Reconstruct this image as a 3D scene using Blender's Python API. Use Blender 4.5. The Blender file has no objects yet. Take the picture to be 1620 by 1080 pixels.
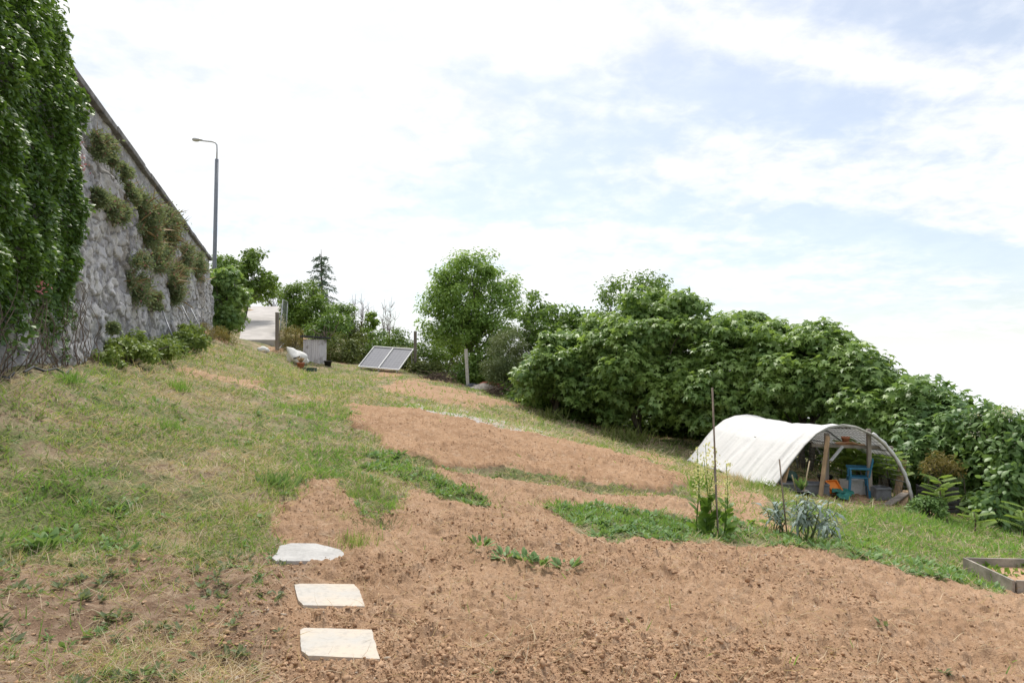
import bpy, math, random
import numpy as np
from mathutils import Vector, Matrix
R = math.radians
sc = bpy.context.scene
col = sc.collection
random.seed(7)
RNG = np.random.default_rng(7)

# ------------------------------------------------------------------ camera
PITCH = math.atan(54 / 1080)
CAM = np.array((0.0, 0.0, 1.6))
cd = bpy.data.cameras.new("camera"); cd.lens = 24; cd.sensor_width = 36; cd.clip_start = 0.05; cd.clip_end = 2000
cam = bpy.data.objects.new("camera", cd); col.objects.link(cam)
cam.location = CAM; cam.rotation_euler = (math.pi / 2 + PITCH, 0, 0); sc.camera = cam

# ------------------------------------------------------------------ sky, sun, exposure
SUN_EL, SUN_AZ = R(58), R(12)          # azimuth measured from +Y towards -X (ahead, a little left)
sc.view_settings.view_transform = 'Standard'; sc.view_settings.look = 'None'
sc.view_settings.exposure = 0.78; sc.view_settings.gamma = 1.0
w = bpy.data.worlds.new("World"); sc.world = w; w.use_nodes = True
nt = w.node_tree; nt.nodes.clear()
def wn(t, **k):
    n = nt.nodes.new(t)
    for a, v in k.items(): setattr(n, a, v)
    return n
L = nt.links.new
out = wn('ShaderNodeOutputWorld'); bg = wn('ShaderNodeBackground'); bg.inputs[1].default_value = 0.1
tc = wn('ShaderNodeTexCoord'); sep = wn('ShaderNodeSeparateXYZ'); L(tc.outputs['Generated'], sep.inputs[0])
mx = wn('ShaderNodeMath', operation='MAXIMUM'); mx.inputs[1].default_value = 0.03; L(sep.outputs[2], mx.inputs[0])
cmb = wn('ShaderNodeCombineXYZ'); L(sep.outputs[0], cmb.inputs[0]); L(sep.outputs[1], cmb.inputs[1]); L(mx.outputs[0], cmb.inputs[2])
sky = wn('ShaderNodeTexSky', sky_type='NISHITA', sun_disc=False, sun_elevation=SUN_EL, sun_rotation=-SUN_AZ)
sky.air_density = 1.0; sky.dust_density = 1.5; sky.ozone_density = 1.0
L(cmb.outputs[0], sky.inputs[0])
# cloud deck: direction projected on a flat layer overhead
def m2(op, a, b):
    n = wn('ShaderNodeMath', operation=op)
    for i, v in enumerate((a, b)):
        if isinstance(v, (int, float)): n.inputs[i].default_value = v
        elif v is not None: L(v, n.inputs[i])
    return n.outputs[0]
zz = m2('ADD', mx.outputs[0], 0.22)
cp = wn('ShaderNodeCombineXYZ'); L(m2('DIVIDE', sep.outputs[0], zz), cp.inputs[0]); L(m2('DIVIDE', sep.outputs[1], zz), cp.inputs[1])
mp = wn('ShaderNodeMapping'); mp.inputs['Rotation'].default_value = (0, 0, R(-35)); mp.inputs['Scale'].default_value = (0.9, 1.7, 1); mp.inputs['Location'].default_value = (3.1, 0.7, 0)
L(cp.outputs[0], mp.inputs[0])
n1 = wn('ShaderNodeTexNoise'); n1.inputs['Scale'].default_value = 1.1; n1.inputs['Detail'].default_value = 9; n1.inputs['Roughness'].default_value = 0.52; n1.inputs['Distortion'].default_value = 0.35
L(mp.outputs[0], n1.inputs['Vector'])
n2 = wn('ShaderNodeTexNoise'); n2.inputs['Scale'].default_value = 5.5; n2.inputs['Detail'].default_value = 6; n2.inputs['Roughness'].default_value = 0.6
L(cp.outputs[0], n2.inputs['Vector'])
n3 = wn('ShaderNodeTexNoise'); n3.inputs['Scale'].default_value = 14; n3.inputs['Detail'].default_value = 5; n3.inputs['Roughness'].default_value = 0.55; n3.inputs['Distortion'].default_value = 0.6
L(cp.outputs[0], n3.inputs['Vector'])
s = m2('ADD', m2('ADD', m2('MULTIPLY', n1.outputs[0], 0.95), m2('MULTIPLY', n2.outputs[0], 0.34)), m2('MULTIPLY', n3.outputs[0], 0.16))
s = m2('SUBTRACT', m2('ADD', s, 0.040), m2('MULTIPLY', sep.outputs[0], 0.15))
hz = wn('ShaderNodeMapRange'); hz.interpolation_type = 'SMOOTHSTEP'; hz.inputs[1].default_value = 0.0; hz.inputs[2].default_value = 0.12; hz.inputs[3].default_value = 1.0; hz.inputs[4].default_value = 0.0
L(sep.outputs[2], hz.inputs[0])
cr = wn('ShaderNodeMapRange'); cr.interpolation_type = 'SMOOTHSTEP'
cr.inputs[1].default_value = 0.59; cr.inputs[2].default_value = 0.83; cr.inputs[3].default_value = 0.36; cr.inputs[4].default_value = 1.0
L(s, cr.inputs[0])
mixc = wn('ShaderNodeMixRGB'); cc = wn('ShaderNodeMixRGB'); cc.inputs[1].default_value = (5.75, 5.9, 6.15, 1); cc.inputs[2].default_value = (6.4, 6.5, 6.6, 1)
ccr = wn('ShaderNodeMapRange'); ccr.interpolation_type = 'SMOOTHSTEP'; ccr.inputs[1].default_value = 0.36; ccr.inputs[2].default_value = 0.60
L(m2('ADD', m2('MULTIPLY', n2.outputs[0], 0.65), m2('MULTIPLY', n3.outputs[0], 0.35)), ccr.inputs[0]); L(m2('MAXIMUM', ccr.outputs[0], hz.outputs[0]), cc.inputs[0]); L(cc.outputs[0], mixc.inputs[2])
L(m2('MAXIMUM', cr.outputs[0], hz.outputs[0]), mixc.inputs[0])
skm = wn('ShaderNodeMixRGB', blend_type='MULTIPLY'); skm.inputs[0].default_value = 1; skm.inputs[2].default_value = (0.95, 0.94, 0.91, 1)
L(sky.outputs[0], skm.inputs[1]); L(skm.outputs[0], mixc.inputs[1])
L(mixc.outputs[0], bg.inputs[0]); L(bg.outputs[0], out.inputs[0])

sl = bpy.data.lights.new("sun", 'SUN'); sl.energy = 2.3; sl.angle = R(12); sl.color = (1.0, 0.95, 0.86)
so = bpy.data.objects.new("sun", sl); col.objects.link(so)
sdir = Vector((-math.sin(SUN_AZ) * math.cos(SUN_EL), math.cos(SUN_AZ) * math.cos(SUN_EL), math.sin(SUN_EL)))
so.rotation_euler = sdir.to_track_quat('Z', 'Y').to_euler(); so.location = (0, 20, 40)

# ------------------------------------------------------------------ numeric helpers
def at(px, py, Y):
    a = (px - 810) / 1080; b = (540 - py) / 1080; c, s_ = math.cos(PITCH), math.sin(PITCH)
    d = np.array((a, c - b * s_, s_ + b * c)); return CAM + d * (Y / d[1])
def sstep(a, b, x):
    t = np.clip((x - a) / (b - a), 0, 1); return t * t * (3 - 2 * t)
def h2(ix, iy, seed):
    n = (ix.astype(np.int64) * 374761393 + iy.astype(np.int64) * 668265263 + seed * 974634221) & 0xFFFFFFFF
    n = ((n ^ (n >> 13)) * 1274126177) & 0xFFFFFFFF
    n = ((n ^ (n >> 15)) * 2246822519) & 0xFFFFFFFF
    return ((n ^ (n >> 16)) & 0xFFFFFF) / float(0x1000000)
def vn(x, y, seed=0):
    x = np.asarray(x, float); y = np.asarray(y, float)
    ix = np.floor(x); iy = np.floor(y); fx = x - ix; fy = y - iy
    fx = fx * fx * (3 - 2 * fx); fy = fy * fy * (3 - 2 * fy)
    a = h2(ix, iy, seed); b = h2(ix + 1, iy, seed); c = h2(ix, iy + 1, seed); d = h2(ix + 1, iy + 1, seed)
    return (a + (b - a) * fx) * (1 - fy) + (c + (d - c) * fx) * fy
def fbm(x, y, seed=0, o=4):
    r = 0; a = 0.5; t = 0
    for i in range(o):
        r = r + a * vn(x * 2 ** i + 17.3 * i, y * 2 ** i - 9.1 * i, seed + i); t += a; a *= 0.5
    return r / t
def worley(x, y, seed=0):
    ix = np.floor(x); iy = np.floor(y)
    f1 = np.full(x.shape, 9.0); f2 = np.full(x.shape, 9.0); cid = np.zeros(x.shape)
    for dx in (-1, 0, 1):
        for dy in (-1, 0, 1):
            cx = ix + dx; cy = iy + dy
            d = np.hypot(cx + h2(cx, cy, seed) - x, cy + h2(cx, cy, seed + 5) - y)
            nearer = d < f1
            f2 = np.where(nearer, f1, np.minimum(f2, d)); cid = np.where(nearer, h2(cx, cy, seed + 9), cid); f1 = np.where(nearer, d, f1)
    return f1, f2, cid

# ------------------------------------------------------------------ terrain shape
WC, WS = 4.0, 0.316                      # front line of the retaining wall: x = -WC - WS*y
WN = math.sqrt(1 + WS * WS)
def wall_d(x, y): return (x + WC + WS * y) / WN      # + in front, - behind
CP = [at(*p) for p in [
 (0,1080,3.4),(0,1000,3.9),(0,900,4.9),(0,800,5.9),(0,700,6.9),(0,640,7.6),(0,594,8.1),(60,588,9.2),(125,580,10.9),(230,557,15.7),(330,526,27.5),
 (537,1020,4.06),(520,942,4.95),(490,877,5.85),(500,780,7.6),(300,900,4.95),(300,780,6.9),(300,660,10.5),(300,594,14.5),(400,570,24),(480,650,13.5),(480,600,21),
 (500,577,33),(476,584,31),(490,590,29.5),(470,590,26),(440,557,36.4),(415,545,37),(412,518,43.5),(412,503,49.5),(412,487,55),(380,536,39),(383,518,43.5),(386,502,49.5),(440,522,43.5),(442,504,49.5),(610,586,33),(550,640,17),(700,655,16.5),(700,612,26),(650,600,29),(740,612,31),
 (880,655,27),(1000,690,24.5),(1080,699,24),(700,737,9.7),(900,767,9.8),(1080,772,11),(700,760,8.9),(900,790,8.8),
 (870,700,15),(1000,728,15.5),(1130,850,8.3),(900,850,6.9),(1280,865,8.0),(1243,780,15.5),(1443,797,15.5),(1090,730,20.5),
 (1560,838,14.5),(1640,862,13),(1545,917,8.2),(1570,938,7.2),(1620,1080,4.2),(1300,1080,3.85),(1300,960,5.5),(1000,960,4.9),(810,1080,3.56)]]
CP += [np.array(p, float) for p in [(0,0,0),(-5,3.5,1.0),(-4.6,1,0.8),(-5,-6,0.8),(0,-8,-0.1),(8,-6,-1.0),(8,2,-0.9),(16,8,-2.6),(15,16,-2.6),(22,0,-3.6),(26,20,-4.5),
 (12,25,-1.9),(14,32,-2.6),(8,32,-0.9),(3,36,0.6),(4,46,0.2),(20,45,-4.5),(-4,42,1.8),(-9,46,2.6),(-12,44,3.2),(-14,52,4.6),(-8,60,2.5),(4,62,-1.0),(-30,62,7.0),(-32,40,6.5),(30,62,-7),(-18,48,5.6),(-19,64,7.0)]]
CP = np.array(CP)
def _tps(d2): return 0.5 * d2 * np.log(d2 + 1e-9)
_n = len(CP); _A = np.zeros((_n + 3, _n + 3))
_d2 = ((CP[:, None, :2] - CP[None, :, :2]) ** 2).sum(2)
_A[:_n, :_n] = _tps(_d2) + np.eye(_n) * 0.15
_A[:_n, _n] = 1; _A[:_n, _n + 1:] = CP[:, :2]; _A[_n, :_n] = 1; _A[_n + 1:, :_n] = CP[:, :2].T
_W = np.linalg.solve(_A, np.concatenate([CP[:, 2], np.zeros(3)]))
def tz(x, y):
    x = np.asarray(x, float); y = np.asarray(y, float); sh = x.shape; x = x.ravel(); y = y.ravel()
    r = np.hypot(x, y); k = np.where(r > 66, 66 / np.maximum(r, 1e-6), 1.0); xx = x * k; yy = y * k
    z = np.empty(len(x))
    for i in range(0, len(x), 60000):
        a = xx[i:i + 60000]; b = yy[i:i + 60000]
        z[i:i + 60000] = _tps((a[:, None] - CP[None, :, 0]) ** 2 + (b[:, None] - CP[None, :, 1]) ** 2) @ _W[:_n] + _W[_n] + _W[_n + 1] * a + _W[_n + 2] * b
    far = -4 - 0.055 * r
    z = z + (far - z) * sstep(58, 95, r)
    d = -wall_d(x, y); wid = 0.45 + np.maximum(0, y - 30.5) * 0.7
    wb = sstep(0.2, 0.2 + wid, d) * (1 - sstep(50, 66, r))
    z = z + (np.maximum(z, 6.45) - z) * wb
    return z.reshape(sh)
def t1(x, y): return float(tz(np.array([x]), np.array([y]))[0])
def hit(px, py, near=1.2):
    Y = np.exp(np.linspace(math.log(near), math.log(64), 1600)); p0 = at(px, py, 1.0) - CAM
    P = CAM + p0[None] * Y[:, None]
    below = np.nonzero(P[:, 2] <= tz(P[:, 0], P[:, 1]))[0]
    return P[below[0]] if len(below) else P[-1]
def gpt(px, Y):                           # ground point on a given column at a given distance
    x = (px - 810) / 1080 * Y / (math.cos(PITCH)); p = at(px, 560, Y); return np.array((p[0], Y, t1(p[0], Y)))

# regions of the plot, outlined on the ground
def poly(pts): return np.array([hit(*p)[:2] for p in pts])
def sdf(pg, x, y):
    d = np.full(x.shape, 1e9); ins = np.zeros(x.shape, bool); n = len(pg)
    for i in range(n):
        a = pg[i]; b = pg[(i + 1) % n]; e = b - a
        t = np.clip(((x - a[0]) * e[0] + (y - a[1]) * e[1]) / max(e @ e, 1e-9), 0, 1)
        d = np.minimum(d, (x - a[0] - t * e[0]) ** 2 + (y - a[1] - t * e[1]) ** 2)
        c = (a[1] > y) != (b[1] > y)
        with np.errstate(divide='ignore', invalid='ignore'):
            ins ^= c & (x < (b[0] - a[0]) * (y - a[1]) / (b[1] - a[1]) + a[0])
    return np.where(ins, -1, 1) * np.sqrt(d)
PG = dict(
 low=[(440,880),(425,850),(450,800),(480,765),(535,762),(580,795),(620,805),(645,770),(690,778),(770,805),(865,806),(900,830),(950,860),(1160,866),(1300,870),(1400,897),(1500,922),(1570,940),(1700,925),(1900,1000),(1900,1400),(380,1400),(300,1000),(420,900)],
 bare=[(-200,1400),(-200,900),(0,895),(200,885),(330,872),(430,862),(470,900),(420,1000),(500,1400)],
 up=[(545,640),(600,646),(700,660),(800,684),(900,704),(1000,725),(1085,762),(1060,774),(900,764),(800,750),(700,733),(610,712),(570,685)],
 mid=[(690,745),(800,762),(900,775),(1060,785),(1130,800),(1150,830),(1000,808),(870,800),(770,800),(700,772)],
 far=[(590,610),(640,602),(740,622),(820,640),(760,643),(660,632)],
 tun=[(1060,745),(1110,742),(1200,785),(1230,800),(1320,845),(1250,850),(1120,800)],
 gravel=[(630,640),(700,642),(790,664),(875,689),(862,697),(760,676),(680,658)],
 strip=[(585,722),(632,720),(665,745),(770,790),(765,801),(700,790),(640,762),(590,745)],
 weed=[(870,800),(960,800),(1050,818),(1190,835),(1330,862),(1450,885),(1560,915),(1575,936),(1420,906),(1290,872),(1150,862),(940,857)],
 rgrass=[(1190,812),(1250,800),(1440,806),(1640,850),(1700,890),(1560,905),(1350,868)],
 track=[(462,640),(520,640),(560,720),(590,755),(480,762),(465,700)],
 lgreen=[(-60,770),(150,735),(225,800),(200,850),(30,855),(-60,850)],
 tuft=[(540,760),(600,750),(625,790),(600,850),(570,820)])
PG = {k: poly(v) for k, v in PG.items()}
def soft(k, x, y, wd=0.12, amp=0.3, fr=2.2):
    pg = PG[k]; lo = pg.min(0) - 1.5; hi = pg.max(0) + 1.5; o = np.zeros(x.shape)
    m = (x > lo[0]) & (x < hi[0]) & (y > lo[1]) & (y < hi[1])
    if m.any():
        X = x[m]; Yv = y[m]; dist = np.hypot(X, Yv); sc_ = np.clip(dist / 8, 0.6, 2)
        o[m] = 1 - sstep(-wd, wd, (sdf(pg, X, Yv) + (fbm(X * fr, Yv * fr, 31, 4) - 0.5) * 2 * amp * sc_))
    return o
def cover(x, y):
    low = soft('low', x, y); bare = soft('bare', x, y, .25, .5); up = soft('up', x, y, .1, .22); mid = soft('mid', x, y, .15, .3)
    far = soft('far', x, y, .4, .6, 1); tun = soft('tun', x, y, .3, .5); grav = soft('gravel', x, y, .25, .35, 1.5)
    strip = soft('strip', x, y, .1, .2); weed = soft('weed', x, y, .1, .2); rg = soft('rgrass', x, y, .3, .5); trk = soft('track', x, y, .3, .5)
    lg = soft('lgreen', x, y, .4, .7); tuft = soft('tuft', x, y, .1, .2)
    # bare scraped patches and thin trodden lines inside the mown field
    pat = sstep(0.60, 0.70, fbm(x * 0.55 + 3, y * 0.30, 77, 4)) * sstep(9, 14, y)
    dirt = np.maximum.reduce([low, up, mid, far * .85, tun * .75, bare * .8, pat * .6])
    grn = np.maximum.reduce([strip, weed * .95, tuft * .8])
    dirt = dirt * (1 - grn * .85) * (1 - rg * .8)
    rich = np.maximum.reduce([strip, weed, rg * .9, trk * .75, lg * .8, tuft * .4])
    return dict(dirt=dirt, up=up, low=np.maximum(low, mid), bare=bare, grav=grav, rich=rich, strip=np.maximum(strip, weed), lg=lg, far=far)
SL = [[(474, 999), (481, 995), (588, 999), (601, 1043), (487, 1040), (476, 1032)], [(465, 925), (478, 924), (560, 925), (569, 935), (577, 958), (480, 959), (471, 950)], [(430, 884), (438, 877), (442, 866), (460, 862), (500, 862), (538, 871), (543, 876), (548, 889), (470, 890), (436, 889)]]
SLW = [poly(q) for q in SL]
def relief(x, y, c=None):
    c = c or cover(x, y)
    till = np.maximum.reduce([c['low'] * (1 - .5 * c['bare']), c['up'], c['far'] * .8])
    z = (fbm(x * .9, y * .9, 3, 4) - .5) * .14 + (fbm(x * 4, y * 4, 8, 3) - .5) * .05
    a1, b1, i1 = worley(x * 8, y * 8, 1); a2, b2, i2 = worley(x * 17, y * 17, 2); a3, b3, i3 = worley(x * 34, y * 34, 4)
    cl = np.maximum(0, .75 - a1) * i1 ** 4 * .07 + np.maximum(0, .75 - a2) * i2 ** 1.5 * .042 + np.maximum(0, .8 - a3) * i3 * .026
    furrow = np.sin((x * .35 + y) * 2 * math.pi / .75 + 3 * fbm(x * .6, y * .6, 12, 3)) * .012
    z = z + till * (cl * 1.15 + furrow + (fbm(x * 12, y * 12, 21, 3) - .5) * .05 + np.where(np.hypot(x, y) < 11, (fbm(x * 55, y * 55, 23, 2) - .5) * .022, 0)) + (1 - till) * (cl * .25 + (fbm(x * 3, y * 3, 22, 4) - .5) * .13)
    # little bank where the upper plot ends: raised plot, cut edge below it
    du = sdf(PG['up'], x, y) if x.size else x
    z = z + .06 * c['up'] - .06 * np.exp(-((du - .25) / .18) ** 2) * (sdf(PG['mid'], x, y) < .6)
    m = (x > -2.2) & (x < -.4) & (y > 3.3) & (y < 6.6); fl = np.ones(x.shape)
    if m.any(): fl[m] = sstep(-.01, .10, np.minimum.reduce([sdf(p, x[m], y[m]) for p in SLW]))
    r = np.hypot(x, y); z = z * fl - .012 * (1 - fl)
    return z * (1 - sstep(40, 60, r)) * (1 - sstep(.0, .5, -wall_d(x, y)))
def gz(x, y): return tz(x, y) + relief(np.asarray(x, float), np.asarray(y, float))
def g1(x, y): return float(gz(np.array([x]), np.array([y]))[0])

# ------------------------------------------------------------------ object helpers
ORG = {}
def tag(o, label=None, cat=None, group=None, kind=None):
    if label: o['label'] = label
    if cat: o['category'] = cat
    if group: o['group'] = group
    if kind: o['kind'] = kind
    return o
def thing(name, label, cat, loc, group=None):
    o = bpy.data.objects.new(name, None); col.objects.link(o); o.location = Vector([float(v) for v in loc]); o.empty_display_size = .2
    ORG[o.name] = np.array(loc, float); return tag(o, label, cat, group)
def link(name, me, m, parent=None):
    o = bpy.data.objects.new(name, me); col.objects.link(o)
    if m is not None: me.materials.append(m)
    if parent is not None: o.parent = parent; ORG[o.name] = ORG.get(parent.name, np.zeros(3))
    else: ORG[o.name] = np.zeros(3)
    return o
def arrays(name, V, F, m, parent=None, smooth=False, attrs=None):
    """V (n,3), F (k,3) or (k,4) -> one mesh object; coordinates are world coordinates"""
    V = np.asarray(V, float).reshape(-1, 3); off = ORG.get(parent.name, np.zeros(3)) if parent is not None else np.zeros(3)
    F = np.asarray(F, np.int32); k = F.shape[1]
    me = bpy.data.meshes.new(name); me.vertices.add(len(V)); me.loops.add(F.size); me.polygons.add(len(F))
    me.vertices.foreach_set('co', (V - off).astype(np.float32).ravel()); me.loops.foreach_set('vertex_index', F.ravel())
    me.polygons.foreach_set('loop_start', np.arange(0, F.size, k, dtype=np.int32))
    if smooth: me.polygons.foreach_set('use_smooth', np.ones(len(F), bool))
    for an, av in (attrs or {}).items():
        a = me.attributes.new(an, 'FLOAT_COLOR', 'POINT'); a.data.foreach_set('color', av.astype(np.float32).ravel())
    me.update(calc_edges=True); me.validate()
    return link(name, me, m, parent)
def origin_to(o):
    """give a single-mesh thing an origin at its base"""
    me = o.data; n = len(me.vertices); c = np.empty(n * 3, np.float32); me.vertices.foreach_get('co', c); c = c.reshape(-1, 3)
    b = np.array(((c[:, 0].min() + c[:, 0].max()) / 2, (c[:, 1].min() + c[:, 1].max()) / 2, c[:, 2].min()))
    me.vertices.foreach_set('co', (c - b).astype(np.float32).ravel()); o.location = Vector(b.tolist()); ORG[o.name] = b; me.update(); return o
class MB:
    def __init__(s): s.v = []; s.f = []; s.sm = []
    def add(s, V, F, smooth=False):
        n = len(s.v); s.v += [tuple(map(float, p)) for p in V]; s.f += [[i + n for i in f] for f in F]; s.sm += [smooth] * len(F); return s
    def box(s, c, size, rot=None, bev=0.0):
        hx, hy, hz = [q / 2 for q in size]
        b = min(bev, hx * .9, hy * .9, hz * .9)
        M = rot if rot is not None else Matrix.Identity(3); c = Vector([float(q) for q in c])
        if b <= 0:
            V = [(x, y, z) for x in (-hx, hx) for y in (-hy, hy) for z in (-hz, hz)]
            F = [(0, 1, 3, 2), (4, 6, 7, 5), (0, 4, 5, 1), (2, 3, 7, 6), (0, 2, 6, 4), (1, 5, 7, 3)]
            return s.add([c + M @ Vector(p) for p in V], F)
        bm = __import__('bmesh').new(); bmm = __import__('bmesh')
        bmm.ops.create_cube(bm, size=1); 
        for v in bm.verts: v.co = Vector((v.co.x * 2 * hx, v.co.y * 2 * hy, v.co.z * 2 * hz))
        bmm.ops.bevel(bm, geom=list(bm.edges), offset=b, segments=2, profile=.6, affect='EDGES')
        bm.verts.index_update()
        s.add([c + M @ v.co for v in bm.verts], [[v.index for v in f.verts] for f in bm.faces]); bm.free(); return s
    def bar(s, a, b, wx, wy=None, up=(0, 0, 1), bev=0.0):
        a = Vector([float(q) for q in a]); b = Vector([float(q) for q in b]); d = b - a; z = d.normalized(); u = Vector(up)
        if abs(z.dot(u)) > .97: u = Vector((0, 1, 0))
        x = u.cross(z).normalized(); y = z.cross(x); M = Matrix((x, y, z)).transposed()
        return s.box((a + b) / 2, (wx, wy or wx, d.length), M, bev)
    def tube(s, pts, rad, n=8, cap=True):
        P = [Vector([float(q) for q in p]) for p in pts]; k = len(P)
        rad = [rad] * k if isinstance(rad, (int, float)) else rad
        V = []; prev = None
        for i, p in enumerate(P):
            t = (P[min(i + 1, k - 1)] - P[max(i - 1, 0)]).normalized()
            if prev is None:
                ref = Vector((0, 0, 1)) if abs(t.z) < .9 else Vector((1, 0, 0)); x = t.cross(ref).normalized()
            else: x = (prev - t * prev.dot(t)).normalized()
            prev = x; y = t.cross(x)
            V += [p + (x * math.cos(2 * math.pi * j / n) + y * math.sin(2 * math.pi * j / n)) * rad[i] for j in range(n)]
        F = [(i * n + j, i * n + (j + 1) % n, (i + 1) * n + (j + 1) % n, (i + 1) * n + j) for i in range(k - 1) for j in range(n)]
        if cap: F += [list(range(n))[::-1], [(k - 1) * n + j for j in range(n)]]
        return s.add(V, F, True)
    def lathe(s, c, prof, n=20, M=None):
        c = Vector([float(q) for q in c]); M = M or Matrix.Identity(3)
        V = [c + M @ Vector((r * math.cos(2 * math.pi * j / n), r * math.sin(2 * math.pi * j / n), z)) for r, z in prof for j in range(n)]
        F = [(i * n + j, i * n + (j + 1) % n, (i + 1) * n + (j + 1) % n, (i + 1) * n + j) for i in range(len(prof) - 1) for j in range(n)]
        F += [list(range(n))[::-1], [(len(prof) - 1) * n + j for j in range(n)]]
        return s.add(V, F, True)
    def prism(s, pts, th):
        """outline (list of 3D points, counter-clockwise from above) with thickness th downwards"""
        n = len(pts); V = [tuple(p) for p in pts] + [(p[0], p[1], p[2] - th) for p in pts]
        return s.add(V, [list(range(n)), list(range(2 * n - 1, n - 1, -1))] + [(i, i + n, (i + 1) % n + n, (i + 1) % n) for i in range(n)])
    def build(s, name, m, parent=None):
        off = ORG.get(parent.name, np.zeros(3)) if parent is not None else np.zeros(3)
        me = bpy.data.meshes.new(name); me.from_pydata([tuple(np.array(v) - off) for v in s.v], [], s.f)
        me.polygons.foreach_set('use_smooth', s.sm); me.update(); return link(name, me, m, parent)
def solo(mb, name, m, label, cat, group=None): return tag(origin_to(mb.build(name, m)), label, cat, group)

# ------------------------------------------------------------------ materials
class NT:
    def __init__(s, name):
        s.m = bpy.data.materials.new(name); s.m.use_nodes = True; s.t = s.m.node_tree; s.t.nodes.clear()
        s.out = s.n('ShaderNodeOutputMaterial')
    def n(s, t, **k):
        n = s.t.nodes.new(t)
        for a, v in k.items(): setattr(n, a, v)
        return n
    def set(s, sock, v):
        if isinstance(v, bpy.types.NodeSocket): s.t.links.new(v, sock)
        elif isinstance(v, (tuple, list)): sock.default_value = tuple(v) + ((1,) if len(v) == 3 and sock.type == 'RGBA' else ())
        else: sock.default_value = v
    def coord(s): return s.n('ShaderNodeNewGeometry').outputs['Position']
    def obj(s): return s.n('ShaderNodeTexCoord').outputs['Object']
    def noise(s, vec, scale, detail=4, rough=.55, dist=0, stretch=None):
        if stretch: 
            mp = s.n('ShaderNodeMapping'); mp.inputs['Scale'].default_value = stretch; s.set(mp.inputs[0], vec); vec = mp.outputs[0]
        n = s.n('ShaderNodeTexNoise'); s.set(n.inputs['Vector'], vec)
        n.inputs['Scale'].default_value = scale; n.inputs['Detail'].default_value = detail; n.inputs['Roughness'].default_value = rough; n.inputs['Distortion'].default_value = dist
        return n.outputs[0]
    def ramp(s, v, a, b, lo=0., hi=1.):
        n = s.n('ShaderNodeMapRange'); n.interpolation_type = 'SMOOTHSTEP'; s.set(n.inputs[0], v)
        for i, q in enumerate((a, b, lo, hi)): n.inputs[i + 1].default_value = q
        return n.outputs[0]
    def mix(s, f, a, b, mode='MIX'):
        n = s.n('ShaderNodeMixRGB', blend_type=mode); s.set(n.inputs[0], f); s.set(n.inputs[1], a); s.set(n.inputs[2], b); return n.outputs[0]
    def math(s, op, a, b=0.):
        n = s.n('ShaderNodeMath', operation=op); s.set(n.inputs[0], a); s.set(n.inputs[1], b); return n.outputs[0]
    def bump(s, h, st=.5, d=.02):
        n = s.n('ShaderNodeBump'); n.inputs['Strength'].default_value = st; n.inputs['Distance'].default_value = d; s.set(n.inputs['Height'], h); return n.outputs[0]
    def bsdf(s, c, rough=.8, spec=.3, metal=0., normal=None):
        n = s.n('ShaderNodeBsdfPrincipled'); s.set(n.inputs['Base Color'], c); s.set(n.inputs['Roughness'], rough)
        n.inputs['Specular IOR Level'].default_value = spec; n.inputs['Metallic'].default_value = metal
        if normal is not None: s.t.links.new(normal, n.inputs['Normal'])
        return n.outputs[0]
    def trans(s, sh, c, f):
        t = s.n('ShaderNodeBsdfTranslucent'); s.set(t.inputs[0], c); m = s.n('ShaderNodeMixShader'); s.set(m.inputs[0], f)
        s.t.links.new(sh, m.inputs[1]); s.t.links.new(t.outputs[0], m.inputs[2]); return m.outputs[0]
    def done(s, sh): s.t.links.new(sh, s.out.inputs[0]); return s.m
    def attr(s, name):
        a = s.n('ShaderNodeAttribute', attribute_name=name); sp = s.n('ShaderNodeSeparateColor'); s.t.links.new(a.outputs['Color'], sp.inputs[0]); return sp.outputs[0], sp.outputs[1], sp.outputs[2], a.outputs['Alpha']
def leafmat(name, c1, c2, tr=.35, rough=.5, spec=.35, c3=None, big=.35):
    t = NT(name); r = t.n('ShaderNodeNewGeometry').outputs['Random Per Island']
    c = t.mix(r, c1, c2)
    if c3: c = t.mix(t.ramp(r, .86, .97), c, c3)
    c = t.mix(t.math('MULTIPLY', t.ramp(t.noise(t.coord(), .9, 3), .35, .7), big), c, tuple(min(1, q * k) for q, k in zip(c2, (1.5, 1.35, .9))))
    return t.done(t.trans(t.bsdf(c, rough, spec), t.mix(.5, c, (c2[0] * 1.6, c2[1] * 1.5, c2[2] * .6)), tr))
def plain(name, c, rough=.7, spec=.3, metal=0., var=.25, sc_=6, bump=.0, stretch=None, c2=None):
    t = NT(name); o = t.obj(); n = t.noise(o, sc_, 5, .6, 0, stretch); n2 = t.noise(o, sc_ * 7, 4, .6, 0, stretch)
    cc = t.mix(t.ramp(n, .3, .72), tuple(q * (1 - var) for q in c), c2 or tuple(min(1, q * (1 + var)) for q in c))
    cc = t.mix(t.math('MULTIPLY', t.ramp(n2, .45, .7), .35), cc, tuple(q * .55 for q in c))
    return t.done(t.bsdf(cc, rough, spec, metal, t.bump(t.math('ADD', n, n2), bump, .01) if bump else None))

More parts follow.
